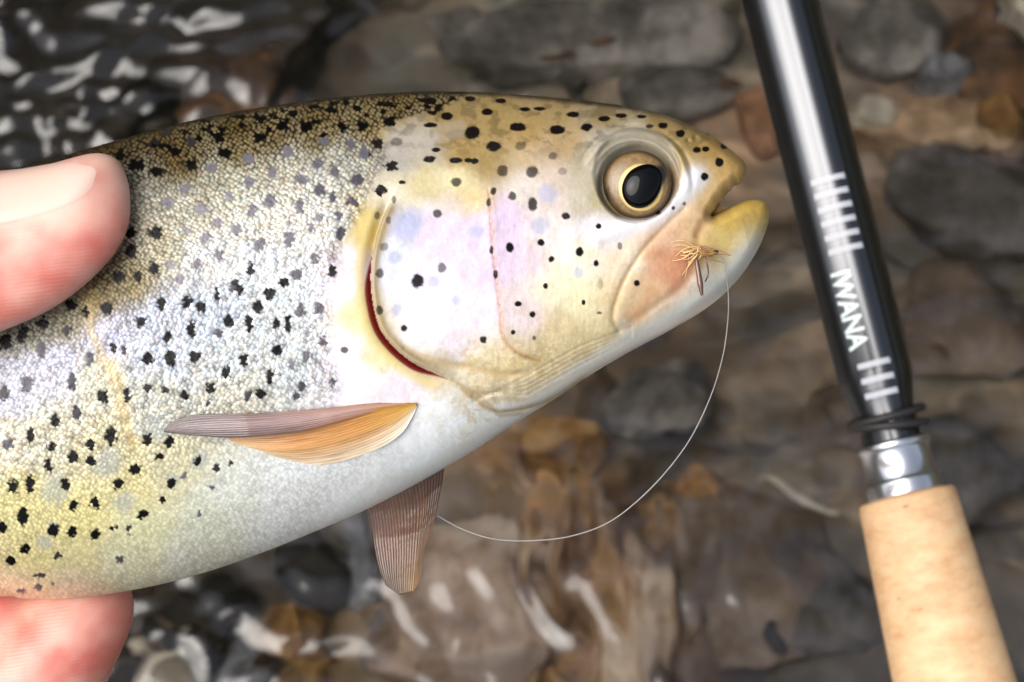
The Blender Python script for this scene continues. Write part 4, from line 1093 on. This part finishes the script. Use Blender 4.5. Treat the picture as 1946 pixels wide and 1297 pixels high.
# printed stripes and lettering lie on the lacquer
white = plain('white_print', (190, 192, 198), .4)
def rod_surface(s, x):
    """height (towards the viewer) of the lacquered tube at lateral px x"""
    lo, hi = -1.45, 1.45
    for _ in range(40):
        m = (lo + hi) / 2
        if 76 * rod_shape(s, m) * math.sin(m) < x: lo = m
        else: hi = m
    return 76 * rod_shape(s, m) * math.cos(m)
def stripe(s, x0, x1, wdt):
    n = 18; V = []
    for k in (0, 1):
        for i in range(n):
            x = x0 + (x1 - x0) * i / (n - 1); sc_ = 1.0
            V.append((x * PR, (rod_surface(s, x) + 1.2) * PR, (s + wdt * (k - .5)) * PR))
    Q = [(i, i + 1, n + i + 1, n + i) for i in range(n - 1)]
    me = bpy.data.meshes.new('stripe'); me.from_pydata(V, [], Q)
    for p in me.polygons: p.use_smooth = True
    return link('stripe', me, white, rod)
for i in range(6): stripe(377 + i * 27.3, -38, 26, 11)
for i in range(3): stripe(735 + i * 28.5, -38, 22, 11)
cu = bpy.data.curves.new('IWANA', 'FONT'); cu.body = 'IWANA'; cu.size = 1.0; cu.resolution_u = 3; cu.offset = .022
to = bpy.data.objects.new('lettering_tmp', cu); COL.objects.link(to)
dg = bpy.context.evaluated_depsgraph_get()
tm = bpy.data.meshes.new_from_object(to.evaluated_get(dg)); bpy.data.objects.remove(to)
bm = bmesh.new(); bm.from_mesh(tm); bmesh.ops.triangulate(bm, faces=bm.faces)
for _ in range(3): bmesh.ops.subdivide_edges(bm, edges=[e for e in bm.edges if e.calc_length() > .12], cuts=1, use_grid_fill=False); bmesh.ops.triangulate(bm, faces=bm.faces)
xs_ = [v.co.x for v in bm.verts]; ys_ = [v.co.y for v in bm.verts]
x0, x1, y0, y1 = min(xs_), max(xs_), min(ys_), max(ys_)
for v in bm.verts:                                     # reads down the rod, letter tops to the right
    s = 553 + (v.co.x - x0) / (x1 - x0) * 150; x = -44 + (v.co.y - y0) / (y1 - y0) * 35
    v.co = Vector((x * PR, (rod_surface(s, x) + 1.2) * PR, s * PR))
bm.to_mesh(tm); bm.free(); tm.name = 'lettering'
mint = plain('mint_white_print', (232, 246, 242), .4)
tm.materials.clear()
link('lettering', tm, mint, rod)

# ------------------------------------------------------------------ fishing line and fly
def wire(name, pts, rad, mat, parent=None, m=8, sub=10):
    P = catmull(pts, sub); T = np.gradient(P, axis=0); T /= np.linalg.norm(T, axis=1)[:, None]
    V = []
    rads = np.interp(np.linspace(0, 1, len(P)), np.linspace(0, 1, len(rad)), rad) if hasattr(rad, '__len__') else np.full(len(P), rad)
    for p, t, r in zip(P, T, rads):
        n1 = np.cross(t, [.3, .2, 1.0]); n1 /= np.linalg.norm(n1); n2 = np.cross(n1, t)
        for k in range(m):
            a = 2 * math.pi * k / m; V.append(p + r * (math.cos(a) * n1 + math.sin(a) * n2))
    n = len(P)
    Q = [(i * m + j, i * m + (j + 1) % m, (i + 1) * m + (j + 1) % m, (i + 1) * m + j) for i in range(n - 1) for j in range(m)]
    me = bpy.data.meshes.new(name); me.from_pydata([tuple(v) for v in V], [], Q + [tuple(range(m))[::-1], tuple(range((n - 1) * m, n * m))])
    for p in me.polygons: p.use_smooth = True
    return link(name, me, mat, parent)
def fpts(l):
    out = []
    for px, py, z in l:
        fx, fy = app2fish(px, py, z); out.append(tuple(fish_xyz(fx, fy, z)))
    return out
line_m, nt, b = mat_new('clear_nylon')
set_in(b, Base_Color=(.5, .48, .46, 1), Roughness=.25, Coat_Weight=.3, Transmission_Weight=.35)
ln = wire('fishing_line', fpts([(1352, 478, zb((1345, 480)) + 14), (1370, 488, zb((1365, 490)) + 10), (1380, 520, zb((1370, 520)) + 4), (1384, 560, 30), (1383, 610, 10), (1373, 680, -10), (1348, 760, -40), (1305, 845, -60), (1240, 925, -80), (1165, 988, -90), (1090, 1018, -100), (1010, 1028, -110), (935, 1024, -120), (866, 1000, -130), (800, 960, -140)]), 1.0 * K, line_m)
ln.matrix_world = FISH_MW
tag(ln, 'thin clear fishing line curving from the trout jaw under the belly', 'fishing line')
fly = bpy.data.objects.new('fishing_fly', None); COL.objects.link(fly)
fz = zb((1325, 490))
fx, fy = app2fish(1325, 490, fz)
fly.matrix_world = FISH_MW @ Matrix.Translation(Vector(fish_xyz(fx, fy, fz)))
inv = Vector(fish_xyz(fx, fy, fz))
def fl(l): return [tuple(Vector(p) - inv) for p in fpts(l)]
tag(fly, 'small tan feathered fly hooked in the corner of the trout mouth', 'fishing fly')
hk = plain('bronze_hook', (120, 96, 88), .35, .6); fea = plain('tan_feather', (222, 184, 132), .7); fead = plain('dark_feather', (150, 104, 74), .7); bodym = plain('olive_thread', (150, 122, 52), .6)
wire('hook', fl([(1322, 486, fz + 10), (1326, 510, fz + 14), (1330, 535, fz + 15), (1334, 562, fz + 14)]), [2.5 * K, 4.2 * K, 5.2 * K, 5.6 * K, 2.5 * K], hk, fly)
wire('hook', fl([(1336, 482, fz + 6), (1343, 500, fz + 10), (1346, 520, fz + 4), (1340, 536, fz + 8)]), 1.6 * K, hk, fly)
wire('thread_body', fl([(1320, 478, fz + 8), (1335, 482, fz + 10), (1350, 482, fz + 10), (1362, 480, fz + 8)]), [3 * K, 6.5 * K, 5 * K, 3 * K], bodym, fly)
wire('eyelet', fl([(1357, 479, fz + 12), (1361, 475, fz + 14), (1364, 480, fz + 12), (1360, 484, fz + 12)]), 1.8 * K, plain('black_eyelet', (40, 30, 18), .4), fly)
rr = random.Random(4)
for i in range(22):
    a = rr.uniform(.55, 2.2) if i % 4 else rr.uniform(-1.2, -.6)
    L = rr.uniform(26, 62); c0, s0 = math.cos(a + 1.2), math.sin(a + 1.2); bd = rr.uniform(-10, 10)
    x0, y0 = 1328 + rr.uniform(-6, 6), 474 + rr.uniform(-6, 6)
    pts = [(x0, y0, fz + 8), (x0 + c0 * L * .5 - s0 * bd, y0 + s0 * L * .5 + c0 * bd, fz + 12 + rr.uniform(0, 10)), (x0 + c0 * L, y0 + s0 * L, fz + 8 + rr.uniform(-6, 12))]
    wire('hackle_fibre', fl(pts), [1.5 * K, 1.2 * K, .4 * K], fea if i % 4 else fead, fly, m=5, sub=5)
